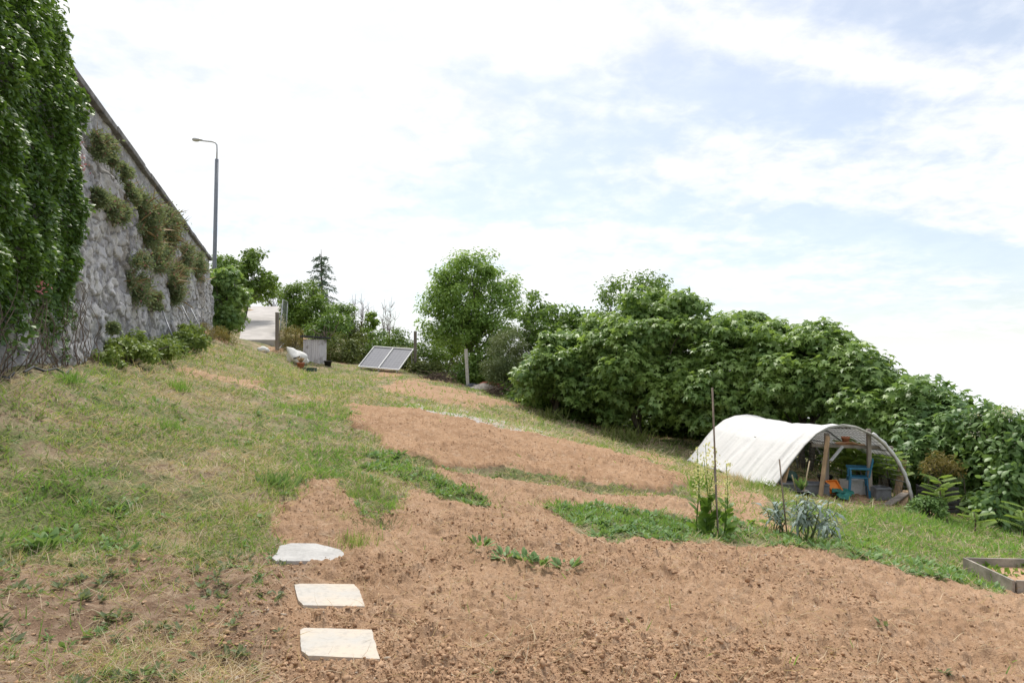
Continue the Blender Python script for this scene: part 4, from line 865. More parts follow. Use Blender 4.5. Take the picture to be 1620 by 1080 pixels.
# dark undergrowth closing the view below the crowns
UG = 'undergrowth shrubs beneath the fig trees'
for px, py, Y, rx, rz, lb in ((845, 620, 28.5, 40, 30, 'dark undergrowth below the leftmost fig'), (930, 640, 27.5, 55, 36, 'dark undergrowth beneath the left fig branches'), (1030, 650, 27, 60, 44, 'dark undergrowth beneath the tallest fig'), (1110, 650, 26.5, 55, 50, 'deep shaded undergrowth left of the tunnel end'), (1200, 640, 26, 70, 55, 'shaded undergrowth behind the tunnel roof'), (1310, 660, 24.5, 75, 60, 'shaded undergrowth seen through the back of the tunnel'), (1420, 715, 21.5, 70, 66, 'shaded undergrowth right behind the tunnel'), (1520, 770, 18.6, 70, 66, 'shaded undergrowth right of the black crates'), (1625, 800, 17, 70, 66, 'shaded undergrowth at the right edge'), (775, 575, 33, 50, 36, 'dark undergrowth between the ash trunk and the olive bush'), (1075, 600, 28.5, 70, 60, 'back undergrowth in the gap between the two tallest figs'), (1190, 600, 28, 80, 70, 'back undergrowth beyond the far end of the tunnel'), (960, 600, 30, 70, 60, 'back undergrowth behind the leftmost figs'), (1330, 640, 26.5, 90, 70, 'back undergrowth beyond the open tunnel')):
    shrub('undergrowth_shrub', lb, [lobe(px, py, Y, rx, rz), lobe(px, py + rz * .6, Y - .5, rx, rz * .6)], 80, .55, 4600, .22, 'simple', M['laurel'], group=UG, low=-.9)
# strappy clumps at the hedge foot
def blades(name, lb, px, Y, nb, l, wd, m, spread=.5, cat='plant', group=None, rad_=.18):
    g = gpt(px, Y); g[2] = g1(g[0], g[1]); o = nrm(ru(nb) * spread + np.array((0, 0, 1))); V, F = place('blade', g + RNG.normal(size=(nb, 3)) * np.array((rad_, rad_, 0)) - np.array((0, 0, .02)), o, nrm(np.cross(o, ru(nb))), l * RNG.uniform(.5, 1.1, nb), wd); return tag(origin_to(arrays(name, V, F, m)), lb, cat, group)
blades('iris_clump', 'strappy leaved clump below the leftmost fig', 873, 24.5, 130, .62, .05, M['hedge'], .75, rad_=.3); blades('iris_clump', 'bigger strappy leaved clump below the tallest fig', 988, 22.6, 200, .72, .05, M['hedge'], .75, rad_=.42)

# ------------------------------------------------------------------ poly tunnel
FLx, FLy = at(1222, 775, 15.8)[:2]; FRx, FRy = at(1443, 790, 15.5)[:2]; BLx, BLy = at(1089, 730, 20.6)[:2]; BRx, BRy = BLx + 3.5, BLy + .55
PROF = [(-1, 0), (-.86, .20), (-.70, .43), (-.52, .67), (-.34, .85), (-.15, .955), (.05, 1.0), (.25, .99), (.45, .92), (.63, .79), (.79, .60), (.90, .40), (.97, .19), (1, 0)]
def arch(t, q, lift=0.):
    """t 0 front .. 1 back ; q 0 left foot .. 1 right foot (index along PROF)"""
    lx, ly = FLx + (BLx - FLx) * t, FLy + (BLy - FLy) * t; rx, ry = FRx + (BRx - FRx) * t, FRy + (BRy - FRy) * t
    f = q * (len(PROF) - 1); i = min(int(f), len(PROF) - 2); f -= i; s_ = PROF[i][0] * (1 - f) + PROF[i + 1][0] * f; h = PROF[i][1] * (1 - f) + PROF[i + 1][1] * f
    k = (s_ + 1) / 2; x = lx + (rx - lx) * k; y = ly + (ry - ly) * k; zl, zr = TG[0] + (TG[2] - TG[0]) * t, TG[1] + (TG[3] - TG[1]) * t
    H = 1.62 + (1.50 - 1.62) * t - .10 * math.sin(math.pi * t) ** 1 ; return np.array((x, y, zl + (zr - zl) * k + h * H + lift))
TG = [t1(FLx, FLy), t1(FRx, FRy), t1(BLx, BLy), t1(BRx, BRy) + .1]
c = arch(.5, .5); tun = thing('poly_tunnel', 'low white sheeted polytunnel with an open front', 'polytunnel', (c[0], c[1], t1(c[0], c[1])))
nt_, nq = 150, 70; QMAX = .76
V = []
for i in range(nt_ + 1):
    t = i / nt_
    for j in range(nq + 1):
        q = QMAX * j / nq; p = arch(t, q, .035); sag = -.045 * (1 - abs(math.cos(math.pi * t * 3))) ; wr = (float(fbm(np.array([t * 22 + q * 3]), np.array([q * 5]), 71, 3)[0]) - .5) * .06 + (abs(float(vn(np.array([t * 34 + q * 2.5]), np.array([q * 2.2]), 72)[0]) - .5) - .25) * .05
        p[2] += sag * math.sin(math.pi * min(1, q * 1.1)) + wr; p[0] -= (.03 + wr * .6) * (1 - q)
        if t < .02: p[1] -= .03
        if j == 0: p[0] -= .05 * (vn(np.array([t * 14.]), np.array([3.]), 5)[0]); p[2] += .08 * float(vn(np.array([t * 9.]), np.array([1.]), 6)[0]) + (.10 if t < .12 else 0) - .06
        V.append(p)
F = [(i * (nq + 1) + j, i * (nq + 1) + j + 1, (i + 1) * (nq + 1) + j + 1, (i + 1) * (nq + 1) + j) for i in range(nt_) for j in range(nq)]
cvr = MB().add(V, F, True).build('cover', M['cover'], tun)
md = cvr.modifiers.new('thickness', 'SOLIDIFY'); md.thickness = .006
for t in (.004, .34, .67, .995):
    MB().tube([arch(t, q) for q in np.linspace(0, 1, 40)], .022, 8).build('hoop', M['galv'], tun)
mb = MB()
for q in (.25, .5, .72, .88): mb.tube([arch(t, q, -.02) for t in np.linspace(0, 1, 10)], .012, 6)
mb.build('purlin', M['wire'], tun)
mb = MB()      # roll of sheet along the front hoop on the right
mb.tube([arch(.0, q, .03) - np.array((0, .02, 0)) for q in np.linspace(.62, .99, 22)], [.035 + .008 * math.sin(k * 2.1) for k in range(22)], 8); mb.build('sheet_edge', M['white_plastic'], tun)
mb = MB()      # wire netting: right side, roof and back end
for t in np.linspace(.0, 1, 36): mb.tube([arch(t, q, -.035) for q in np.linspace(.48, .985, 18)], .0035, 4, False)
for q in np.linspace(.48, .98, 20): mb.tube([arch(t, q, -.035) for t in np.linspace(0, 1, 8)], .0035, 4, False)
for q in np.linspace(.06, .94, 24):
    p = arch(.99, q); mb.tube([p, np.array((p[0], p[1], min(arch(.99, 0)[2], arch(.99, 1)[2]) - .1))], .0035, 4, False)
mb.build('netting', M['wire'], tun)
def fp(px, py, Y): return at(px, py, Y)
def onfoot(p): return np.array((p[0], p[1], t1(p[0], p[1]) - .12))
p = fp(1310, 690, 15.75); q = fp(1297, 806, 15.3); MB().bar(p, onfoot(q), .085, .07, bev=.01).build('prop', M['wood_tan'], tun)
p = fp(1308, 685, 15.95); q = fp(1307, 800, 15.95); MB().bar(p, onfoot(q), .10, .08, bev=.01).build('prop', M['wood_grey'], tun)
p = fp(1374, 678, 15.75); q = fp(1377, 806, 15.75); MB().bar(p, onfoot(q), .085, .08, bev=.01).build('prop', M['wood_grey'], tun)
MB().bar(fp(1284, 704, 15.85), fp(1412, 708, 15.85), .085, .07, bev=.008).build('crossbar', M['wood_grey'], tun)
MB().bar(fp(1333, 706, 15.6), fp(1314, 729, 15.45), .075, .03, bev=.004).build('brace', M['galv'], tun)
MB().bar(arch(.02, .13) - np.array((0, .05, .02)), onfoot(arch(.02, .10) - np.array((.1, .1, 0))), .12, .03, bev=.004).build('side_board', M['wood_tan'], tun)

# things inside and around the tunnel
def draped(name, lb, pts4, m, cat, amp=.04, n=14, th=.012, seed=3):
    a, b, c_, d = [np.array(p, float) for p in pts4]; V = []
    for i in range(n + 1):
        for j in range(n + 1):
            s_, t = i / n, j / n; p = a * (1 - s_) * (1 - t) + b * s_ * (1 - t) + c_ * s_ * t + d * (1 - s_) * t; p[2] += (float(fbm(np.array([s_ * 4.5 + seed]), np.array([t * 4.5]), seed, 3)[0]) - .4) * amp * 2; p[1] += (float(vn(np.array([s_ * 5.]), np.array([t * 3.]), seed)[0]) - .5) * amp; V.append(p)
    o = MB().add(V, [(i * (n + 1) + j, (i + 1) * (n + 1) + j, (i + 1) * (n + 1) + j + 1, i * (n + 1) + j + 1) for i in range(n) for j in range(n)], True).build(name, m); origin_to(o)
    md = o.modifiers.new('thickness', 'SOLIDIFY'); md.thickness = th; return tag(o, lb, cat)
draped('cloth', 'orange pink cloth hung over the tunnel crossbar', [fp(1320, 701, 15.75), fp(1368, 702, 15.75), fp(1372, 707, 15.95), fp(1340, 708.5, 15.95)], M['cloth'], 'cloth', .05)
c = fp(1338, 702, 15.86); mb = MB(); mb.lathe(c, [(.06, 0), (.085, .13), (.095, .13), (.095, .17), (.08, .17)], 16); solo(mb, 'flower_pot', M['terracotta'], 'small terracotta pot standing on the tunnel crossbar', 'pot')
# blue chair: faces left
cb = fp(1358, 797, 16.0); cz = t1(cb[0], cb[1]); cb = np.array((cb[0], cb[1], cz)); ch = thing('plastic_chair', 'blue plastic garden chair inside the tunnel front', 'chair', cb); cr_ = Matrix.Rotation(R(70), 3, 'Z')
def cq(x, y, z): return cb + np.array(cr_ @ Vector((x, y, z)))          # local: +y forward, x sideways
MB().box(cq(0, 0, .43), (.44, .42, .03), cr_, .012).build('seat', M['blue_plastic'], ch)
for sx_ in (-1, 1):
    for sy_ in (-1, 1): MB().bar(cq(sx_ * .23, sy_ * .22, -.03), cq(sx_ * .19, sy_ * .18, .42), .055, .04, bev=.008).build('leg', M['blue_plastic'], ch)
    mb = MB(); mb.bar(cq(sx_ * .235, .17, .42), cq(sx_ * .245, .18, .64), .04, .035, bev=.006); mb.bar(cq(sx_ * .245, .22, .645), cq(sx_ * .235, -.24, .645), .05, .03, (1, 0, 0), .006); mb.build('armrest', M['blue_plastic'], ch)
mb = MB()
for k in range(5): mb.bar(cq(-.17 + k * .085, -.20, .46), cq(-.17 + k * .085, -.29, .82), .06, .018, (1, 0, 0), .004)
mb.bar(cq(-.23, -.29, .84), cq(.23, -.29, .84), .03, .08, bev=.01); mb.bar(cq(-.23, -.205, .45), cq(-.235, -.29, .84), .035, .035, bev=.005); mb.bar(cq(.23, -.205, .45), cq(.235, -.29, .84), .035, .035, bev=.005); mb.build('backrest', M['blue_plastic'], ch)
def ctn(name, lb, px, py, Y, size, m, rot=0, cat='crate', tiltx=0):
    p = fp(px, py, Y); z = t1(p[0], p[1]); p = np.array((p[0], p[1], z)); rm = Matrix.Rotation(R(rot), 3, 'Z'); l, w_, h = size; mb = MB()
    def q(x, y, zz): return p + np.array(rm @ Vector((x, y, zz)))
    mb.box(q(0, 0, .015), (l - .03, w_ - .03, .03), rm); t_ = .02
    for sg in (-1, 1): mb.box(q(0, sg * (w_ / 2 - t_ / 2), h / 2), (l, t_, h), rm, .004); mb.box(q(sg * (l / 2 - t_ / 2), 0, h / 2), (t_, w_ - 2 * t_ - .004, h), rm, .004)
    for sg in (-1, 1): mb.box(q(0, sg * (w_ / 2 + .006), h - .03), (l + .02, .03, .03), rm, .004)
    return solo(mb, name, m, lb, cat)
ctn('plastic_crate', 'white plastic crate under the blue chair', 1352, 798, 16.35, (.50, .36, .33), M['white_plastic'], 10)
ctn('grey_tub', 'long grey trough inside the tunnel on the left', 1272, 794, 15.75, (1.0, .4, .26), M['tub'], -10, 'trough')
ctn('grey_tub', 'square grey tub by the right front prop', 1391, 802, 15.7, (.36, .36, .28), M['tub'], 6, 'tub')
def board(lb, a, b, wd, th, m, name='wooden_plank', up=(0, 0, 1), group=None): return solo(MB().bar(a, b, wd, th, up, bev=.004), name, m, lb, 'plank', group)
def gr(px, Y, dz): p = gpt(px, Y); return p + np.array((0, 0, dz))
board('tan plank lying across the left trough', fp(1250, 766, 16.3), fp(1291, 781, 15.9), .16, .03, M['wood_tan']); board('grey plank below the tan one on the trough', fp(1256, 768, 16.6), fp(1284, 776, 16.2), .2, .03, M['wood_grey'])
board('thin plank lying under the orange tray', fp(1308, 785, 16.2), fp(1334, 784, 16.35), .14, .10, M['wood_tan'])
board('brown plank on the ground before the orange tray', gr(1309, 15.9, .10), gr(1338, 16.0, .08), .22, .035, M['wood_tan']); 
p = fp(1318, 770, 15.75); mb = MB(); rm = Matrix.Rotation(R(18), 3, 'Z') @ Matrix.Rotation(R(48), 3, 'X'); mb.box(p, (.36, .32, .02), rm, .004)
for sg in (-1, 1): mb.box(np.array(p) + np.array(rm @ Vector((sg * .15, 0, .03))), (.02, .30, .06), rm, .004); mb.box(np.array(p) + np.array(rm @ Vector((0, sg * .145, .03))), (.28, .015, .06), rm, .004)
solo(mb, 'orange_tray', M['orange'], 'bright orange tray tipped up behind the tan prop', 'tray')
draped('green_tarp', 'crumpled green tarp on the ground inside the tunnel', [gr(1311, 15.35, .12), gr(1346, 15.5, .10), gr(1346, 15.9, .10), gr(1312, 15.9, .20)], M['tarp_green'], 'tarp', .045, 18, .01, 8)
draped('green_tarp', 'lighter green flap lying before the tunnel opening', [gr(1322, 15.1, .05), gr(1338, 15.1, .04), gr(1343, 15.5, .10), gr(1316, 15.5, .10)], M['tarp_green'], 'tarp', .05, 12, .008, 5)
c = fp(1247, 777, 16.1); c[2] = t1(c[0], c[1]) + .33; mb = MB(); mb.add(*lumpy(c, (.20, .2, .13), 23, amp=.4), True); solo(mb, 'green_bag', M['green_plastic'], 'dark green bag lying on the left trough', 'bag')
pot('black_pot', 'black pot with a green seedling at the tunnel mouth', 1264, 15.2, .17, .15, M['black_plastic'], 'weed')
rod('bamboo_cane', 'upright bamboo cane in front of the tunnel mouth', fp(1281, 729, 15.2), onfoot(fp(1268, 792, 15.1)), .013, M['cane'], 'cane', 'canes at the tunnel mouth')
rod('bamboo_cane', 'bamboo cane tipped to the left at the tunnel edge', fp(1253, 751, 15.2), onfoot(fp(1264, 782, 15.4)), .013, M['cane'], 'cane', 'canes at the tunnel mouth')
rod('bamboo_cane', 'long cane lying low across the trough front', fp(1264, 783, 15.1), gr(1296, 15.0, .02), .011, M['cane'], 'cane', 'canes at the tunnel mouth')
p = fp(1432, 780, 15.55); board('broad grey plank leaning at the right foot of the tunnel', gr(1396, 14.9, .0), p, .17, .035, M['wood_grey']); board('short brown plank behind the leaning grey one', gr(1421, 15.1, -.02), fp(1434, 776, 15.7), .14, .035, M['wood_tan'])
# fern-like plants
def sumac(px, Y, H, nf, lf, lb, top=None, m='sumac', k0=.35):
    g = gpt(px, Y); th = thing('sumac_sapling', lb, 'sapling', g, 'sumac saplings near the tunnel'); mb = MB(); pts = [g - np.array((0, 0, .05)), g + np.array((.02, 0, H * .5)), g + np.array((0, 0.02, H * .9))]; mb.tube(pts, [.014, .011, .006], 6); mb.build('stem', M['twig'], th)
    P = []; X = []; N = []; S = []
    for k in range(nf):
        z = H * (k0 + (.9 - k0) * k / max(1, nf - 1)); a = k * 2.4 + .2; d = np.array((math.cos(a), math.sin(a) * .8, .42)); P.append(g + np.array((0, 0, z))); X.append(d); N.append(np.array((-.35 * math.cos(a), -.35 * math.sin(a), 1.))); S.append(lf * random.uniform(.8, 1.1) * (1 - .3 * k / nf))
    V, F = place('pinnate', np.array(P), np.array(X), np.array(N), np.array(S)); arrays('fronds', V, F, M[m], th); return th
sumac(1480, 14.4, .92, 16, .48, 'tall sumac sapling with feathery fronds right of the tunnel'); sumac(1533, 13.3, .42, 8, .45, 'small sumac sapling on the grass before the dark figs', k0=.2); sumac(1612, 12.6, .75, 10, .5, 'sumac sapling at the right edge of the grass'); sumac(1350, 16.9, 1.30, 34, .80, 'leafy sumac sapling growing inside the tunnel', m='sumac'); sumac(1398, 16.6, 1.15, 26, .65, 'sumac sapling behind the right prop of the tunnel'); sumac(1326, 17.6, 1.1, 18, .7, 'sumac sapling deep inside the tunnel')
mb = MB(); c = gpt(1476, 15.2)
for k in range(6):
    for sg in (-1, 1): mb.box(c + np.array((0, sg * .22, .06 + k * .095)), (.66, .02, .055), None, .003); mb.box(c + np.array((sg * .32, 0, .06 + k * .095)), (.02, .40, .055), None, .003)
for sx_ in (-1, 1):
    for sy_ in (-1, 1): mb.box(c + np.array((sx_ * .318, sy_ * .212, .28)), (.03, .03, .6), None, .003)
solo(mb, 'slatted_crate', M['black_plastic'], 'tall black slatted bin behind the tallest sapling', 'bin')
shrub('weed_bush', 'leafy weeds at the right foot of the tunnel', [lobe(1468, 806, 14.4, 30, 16), lobe(1446, 812, 14.4, 14, 8)], 30, .13, 2000, .075, 'simple', M['weed'])
shrub('weed_bush', 'pale weeds at the left foot of the tunnel opening', [lobe(1216, 782, 15, 18, 20), lobe(1235, 790, 14.8, 12, 14)], 24, .17, 1500, .07, 'narrow', M['bramble'])
pot('black_pot', 'black bucket standing deep inside the tunnel', 1301, 17.4, .17, .32, M['black_plastic'], 'weed')
pot('flower_pot', 'terracotta pot on the ground under the tunnel crossbar', 1331, 17.2, .13, .22, M['terracotta'], 'bright')
board('brown plank standing against the right wall of the tunnel', gr(1412, 16.2, .0), gr(1424, 16.6, .95), .16, .03, M['wood_tan'])
board('dark pole standing behind the blue chair', gr(1386, 16.9, .0), gr(1392, 17.1, 1.3), .06, .06, M['wood_dark'], 'wooden_pole')
board('pale board lying on the tunnel floor at the back', gr(1345, 17.8, .1), gr(1385, 17.6, .16), .24, .03, M['wood_grey'])
shrub('dry_bush', 'brown dry stems behind the sapling at the tunnel side', [lobe(1490, 742, 16, 24, 26)], 20, .2, 800, .12, 'narrow', M['brown_shrub'])

# ------------------------------------------------------------------ raised bed
A0 = at(1525, 883, 8.7); B0 = at(1603, 907, 7.75); ztop = (A0[2] + B0[2]) / 2; A0[2] = B0[2] = ztop - .03; e = (B0 - A0); e /= np.linalg.norm(e); f_ = np.array((-e[1], e[0], 0)); f_ = f_ if f_[0] > 0 else -f_
C0 = B0 + f_ * 1.9; D0 = A0 + f_ * 1.9; bd = thing('raised_bed', 'wooden raised bed of grey boards at the right edge', 'raised bed', (A0 + C0) / 2 - np.array((0, 0, .22)))
for p, q, cut in ((A0, B0, .0), (D0, C0, .0), (A0, D0, .03), (B0, C0, .03)):
    u_ = (q - p) / np.linalg.norm(q - p); mb = MB(); mb.bar(p + u_ * cut - np.array((0, 0, .12)), q - u_ * cut - np.array((0, 0, .12)), .028, .24, tuple(np.cross(u_, (0, 0, 1))), .003)
    mb2 = MB(); pa, qa = p + u_ * cut, q - u_ * cut; n2_ = np.cross(u_, (0, 0, 1)) * .014
    mb2.add([pa - n2_ , pa + n2_, qa + n2_, qa - n2_] + [x - np.array((0, 0, .21)) for x in (pa - n2_, pa + n2_, qa + n2_, qa - n2_)], [(0, 1, 2, 3), (7, 6, 5, 4), (0, 4, 5, 1), (1, 5, 6, 2), (2, 6, 7, 3), (3, 7, 4, 0)]); mb2.build('board', M['bed_board'], bd)
for p in (A0, B0, C0, D0): c_ = (A0 + C0) / 2; d_ = (c_ - p); d_[2] = 0; d_ /= np.linalg.norm(d_); MB().box(p + d_ * .055 - np.array((0, 0, .15)), (.05, .05, .26), None, .004).build('corner_post', M['wood_grey'], bd)
mid = (A0 + C0) / 2 - np.array((0, 0, .12)); inn = [A0 + (mid - A0) * .04, B0 + (mid - B0) * .04, C0 + (mid - C0) * .04, D0 + (mid - D0) * .04]; inn = [np.array((p[0], p[1], ztop - .13)) for p in inn]
if np.cross(inn[1] - inn[0], inn[2] - inn[1])[2] < 0: inn = inn[::-1]
MB().prism(inn, .15).build('soil', M['clod'], bd)
nn = 420; k = RNG.random((nn, 2)); P = A0 + (B0 - A0) * k[:, :1] + f_ * 1.9 * k[:, 1:]; P[:, 2] = ztop - .13; ok = fbm(P[:, 0] * 3, P[:, 1] * 3, 9, 2) > .45; P = P[ok]; o = nrm(ru(len(P)) * .8 + np.array((0, 0, .8))); V, F = place('simple', P, o, ru(len(P)), RNG.uniform(.04, .11, len(P)))
tag(arrays('seedlings', V, F, M['cabbage'], bd), None, None)

# ------------------------------------------------------------------ stakes and vegetables
rod('wooden_stake', 'tall thin wooden stake beside the yellow flowering plant', at(1127, 613, 8.25), onfoot(gpt(1132, 8.25)), .011, M['stake'], 'stake')
rod('wooden_stake', 'short dark stake standing in the blue grey kale', at(1233, 726, 8.6), onfoot(gpt(1241, 8.6)), .009, M['stake'], 'stake')
rod('wooden_stake', 'second thinner stake tied to the tall one', at(1130.5, 738, 8.2), onfoot(gpt(1133, 8.2)), .011, M['wood_grey'], 'stake')
g = gpt(1126, 8.3); fl = thing('flowering_cabbage', 'bolted green cabbage plant with pale yellow flowers by the stake', 'plant', g)
mb = MB(); LP = []; LX = []; LS = []; FP = []
for k in range(7):
    p = g + np.array((RNG.normal() * .09, RNG.normal() * .08, -.03)); h = random.uniform(.65, 1.2); top = p + np.array((random.gauss(-.02, .05), random.gauss(0, .05), h)); pts = [p + (top - p) * t + np.array((.02 * math.sin(5 * t + k), 0, 0)) for t in np.linspace(0, 1, 6)]; mb.tube(pts, [.011, .010, .008, .006, .004, .003], 5)
    for t in np.linspace(.04, .55 / h * .62 + .10, 8): LP.append(p + (top - p) * t); a = random.uniform(0, 6.28); LX.append((math.cos(a), math.sin(a), random.uniform(.5, 1.3))); LS.append(random.uniform(.13, .22) * (1.05 - .35 * t))
    for t in np.linspace(.5, 1, 17):
        for _ in range(5): FP.append(p + (top - p) * t + RNG.normal(size=3) * np.array((.035, .035, .02)))
mb.build('stems', M['cabbage'], fl); LP = np.array(LP); V, F = place('oval', LP, np.array(LX), np.array((0, 0, 1.)) + ru(len(LP)) * .7, np.array(LS)); arrays('leaves', V, F, M['cabbage'], fl)
FP = np.array(FP); V, F = place('simple', FP, ru(len(FP)), ru(len(FP)), RNG.uniform(.022, .04, len(FP)), 1.5); arrays('flowers', V, F, M['yellow'], fl)
def kale(px, Y, H, n, lb, sp=1.0):
    g = gpt(px, Y); k_ = thing('kale_plant', lb, 'plant', g, 'kale plants by the stakes'); mb = MB(); st_ = []
    for s_ in range(9):
        a = random.uniform(0, 6.28); rr = random.uniform(.05, .42) * sp * H; top = g + np.array((rr * math.cos(a), rr * math.sin(a), H * random.uniform(.45, .95))); b0 = g + np.array((random.gauss(0, .05), random.gauss(0, .05), -.03)); limb(mb, b0, top, .008, .005, .25, 6); st_.append((b0, top))
    VV = []; FF = []; kk = 0
    for i in range(n):
        b0, b = st_[i % 9]; f = random.uniform(.45, 1.0); b = b0 + (b - b0) * f; a = random.uniform(0, 6.28); L_ = random.uniform(.09, .23); d = np.array((math.cos(a), math.sin(a), 0)); ns = 7; rows = []; cu = random.uniform(.7, 1.5); li = random.uniform(.3, 1.0)
        for j in range(ns):
            t = j / (ns - 1); c_ = b + d * L_ * (t * .9) + np.array((0, 0, L_ * (li * t - cu * t * t))); wv = (.006 if t < .2 else .021 * math.sin(math.pi * (.12 + .85 * t)) * (1 + .45 * math.sin(j * 2.6 + i))); sd_ = np.cross(d, (0, 0, 1)); rows += [c_ + sd_ * wv + np.array((0, 0, .010 * math.sin(j * 2 + i))), c_ + np.array((0, 0, -.005)), c_ - sd_ * wv + np.array((0, 0, .010 * math.cos(j * 2.2 + i)))]
        VV += rows
        for j in range(ns - 1):
            q = kk + j * 3; FF += [(q, q + 1, q + 4), (q, q + 4, q + 3), (q + 1, q + 2, q + 5), (q + 1, q + 5, q + 4)]
        kk += len(rows)
    mb.build('stems', M['weedgrey'], k_); arrays('leaves', np.array(VV), np.array(FF), M['kale'], k_, True); return k_
kale(1266, 8.4, .64, 100, 'blue grey kale with long drooping leaves by the short stake', 1.35); kale(1224, 8.9, .46, 34, 'smaller kale leaning left of the short stake', 1.3); kale(1304, 8.7, .38, 36, 'low kale sprawling right of the big one', 1.3)
for i, (px, Y) in enumerate(((1105, 9.2), (1183, 9.3), (1205, 9.6), (1325, 9.2), (1360, 9.4))):
    g = gpt(px, Y); g[2] = g1(g[0], g[1]); nn = 14; a = RNG.uniform(0, 6.28, nn); X = np.stack([np.cos(a), np.sin(a), RNG.uniform(.2, 1.0, nn)], 1); V, F = place('oval', np.tile(g, (nn, 1)), X, np.array((0, 0, 1.)) + ru(nn) * .4, RNG.uniform(.06, .11, nn), 1.2)
    tag(origin_to(arrays('lettuce', V, F, M['bright'])), ('young lettuce left of the tall stake', 'young lettuce between the two stakes', 'young lettuce just behind the kale', 'young lettuce right of the kale, nearer one', 'young lettuce furthest right in its row')[i], 'lettuce', 'young lettuces in the bed')

# ------------------------------------------------------------------ stepping slabs
def slab(lb, outline, lift, m, th=.05):
    P = [hit(*p) for p in outline]; ctr = np.mean(P, 0); A = np.c_[[(p[0], p[1], 1) for p in P]]; zc = t1(ctr[0], ctr[1]) + lift
    sx_, sy_ = (t1(ctr[0] + .3, ctr[1]) - t1(ctr[0] - .3, ctr[1])) / .6, (t1(ctr[0], ctr[1] + .3) - t1(ctr[0], ctr[1] - .3)) / .6
    pts = []
    n = len(P)
    for i in range(n):
        a, b = P[i], P[(i + 1) % n]
        for t in np.linspace(0, 1, 9, endpoint=False):
            q = a + (b - a) * t; j = RNG.normal(size=2) * .0014; pts.append((q[0] + j[0], q[1] + j[1], zc + sx_ * (q[0] - ctr[0]) + sy_ * (q[1] - ctr[1])))
    ar = sum(pts[i][0] * pts[(i + 1) % len(pts)][1] - pts[(i + 1) % len(pts)][0] * pts[i][1] for i in range(len(pts)))
    if ar < 0: pts = pts[::-1]
    o = solo(MB().prism(pts, th), 'stepping_stone', m, lb, 'paving slab', 'stepping stones in the soil')
    b = o.modifiers.new('bevel', 'BEVEL'); b.width = .005; b.segments = 2; b.limit_method = 'ANGLE'; return o
slab('front slab of the three, clean cream rectangle', SL[0], .012, M['slab']); slab('middle slab of the three, cream with one cut corner', SL[1], .012, M['slab']); slab('rear slab of the three, greyer with broken rounded edge', SL[2], .022, M['slab_old'])

# ------------------------------------------------------------------ loose cover on the ground (nobody could count it)
def scatter(n, rmin=2.7, rmax=34, amax=41):
    a = np.radians(RNG.uniform(-amax, amax, n)); r = np.exp(RNG.uniform(math.log(rmin), math.log(rmax), n)); x = r * np.sin(a); y = r * np.cos(a); ok = wall_d(x, y) > .25
    for pg in SLW: ok &= sdf(pg, x, y) > .012
    ok &= ~((sdf(TUNP, x, y) < -.2))
    return x[ok], y[ok], r[ok]
TUNP = np.array([(FLx, FLy), (FRx, FRy), (BRx, BRy), (BLx, BLy)]); BEDP = np.array([p[:2] for p in (A0, B0, C0, D0)])
def stuff(name, lb, V, F, m, smooth=False): return tag(arrays(name, V, F, m, None, smooth), lb, 'ground cover', kind='stuff')
# soil clods
x, y, r = scatter(300000, 2.7, 24); c = cover(x, y); pr = np.maximum.reduce([c['low'], c['up'], c['far'] * .6]) * (1 - .45 * c['bare']) * (1 - c['strip']) * (.25 + 1.1 * sstep(.42, .68, fbm(x * .8, y * .8, 90, 3))) + .30 * c['bare']
k = RNG.random(len(x)) < pr * .62; x, y, r = x[k], y[k], r[k]
iv_, if_ = [], []
ph = (1 + 5 ** .5) / 2; IC = nrm(np.array([(-1, ph, 0), (1, ph, 0), (-1, -ph, 0), (1, -ph, 0), (0, -1, ph), (0, 1, ph), (0, -1, -ph), (0, 1, -ph), (ph, 0, -1), (ph, 0, 1), (-ph, 0, -1), (-ph, 0, 1)], float))
IF = np.array([(0, 11, 5), (0, 5, 1), (0, 1, 7), (0, 7, 10), (0, 10, 11), (1, 5, 9), (5, 11, 4), (11, 10, 2), (10, 7, 6), (7, 1, 8), (3, 9, 4), (3, 4, 2), (3, 2, 6), (3, 6, 8), (3, 8, 9), (4, 9, 5), (2, 4, 11), (6, 2, 10), (8, 6, 7), (9, 8, 1)])
s_ = (.0028 + .0055 * RNG.random(len(x)) ** 1.6 + .018 * RNG.random(len(x)) ** 16 * (r < 8)) * np.clip(r / 9, .9, 1.4); z = gz(x, y) + s_ * .1
Vc = IC[None] * (1 + RNG.normal(size=(len(x), 12, 1)) * .34) * s_[:, None, None] * RNG.uniform(.5, 1.35, (len(x), 1, 3)) * np.array((1, 1, .75)); Vc = Vc + np.stack([x, y, z], 1)[:, None]
stuff('soil_clods', 'loose clods of brown earth over the tilled plots', Vc.reshape(-1, 3), (IF[None] + (np.arange(len(x)) * 12)[:, None, None]).reshape(-1, 3), M['clod'])
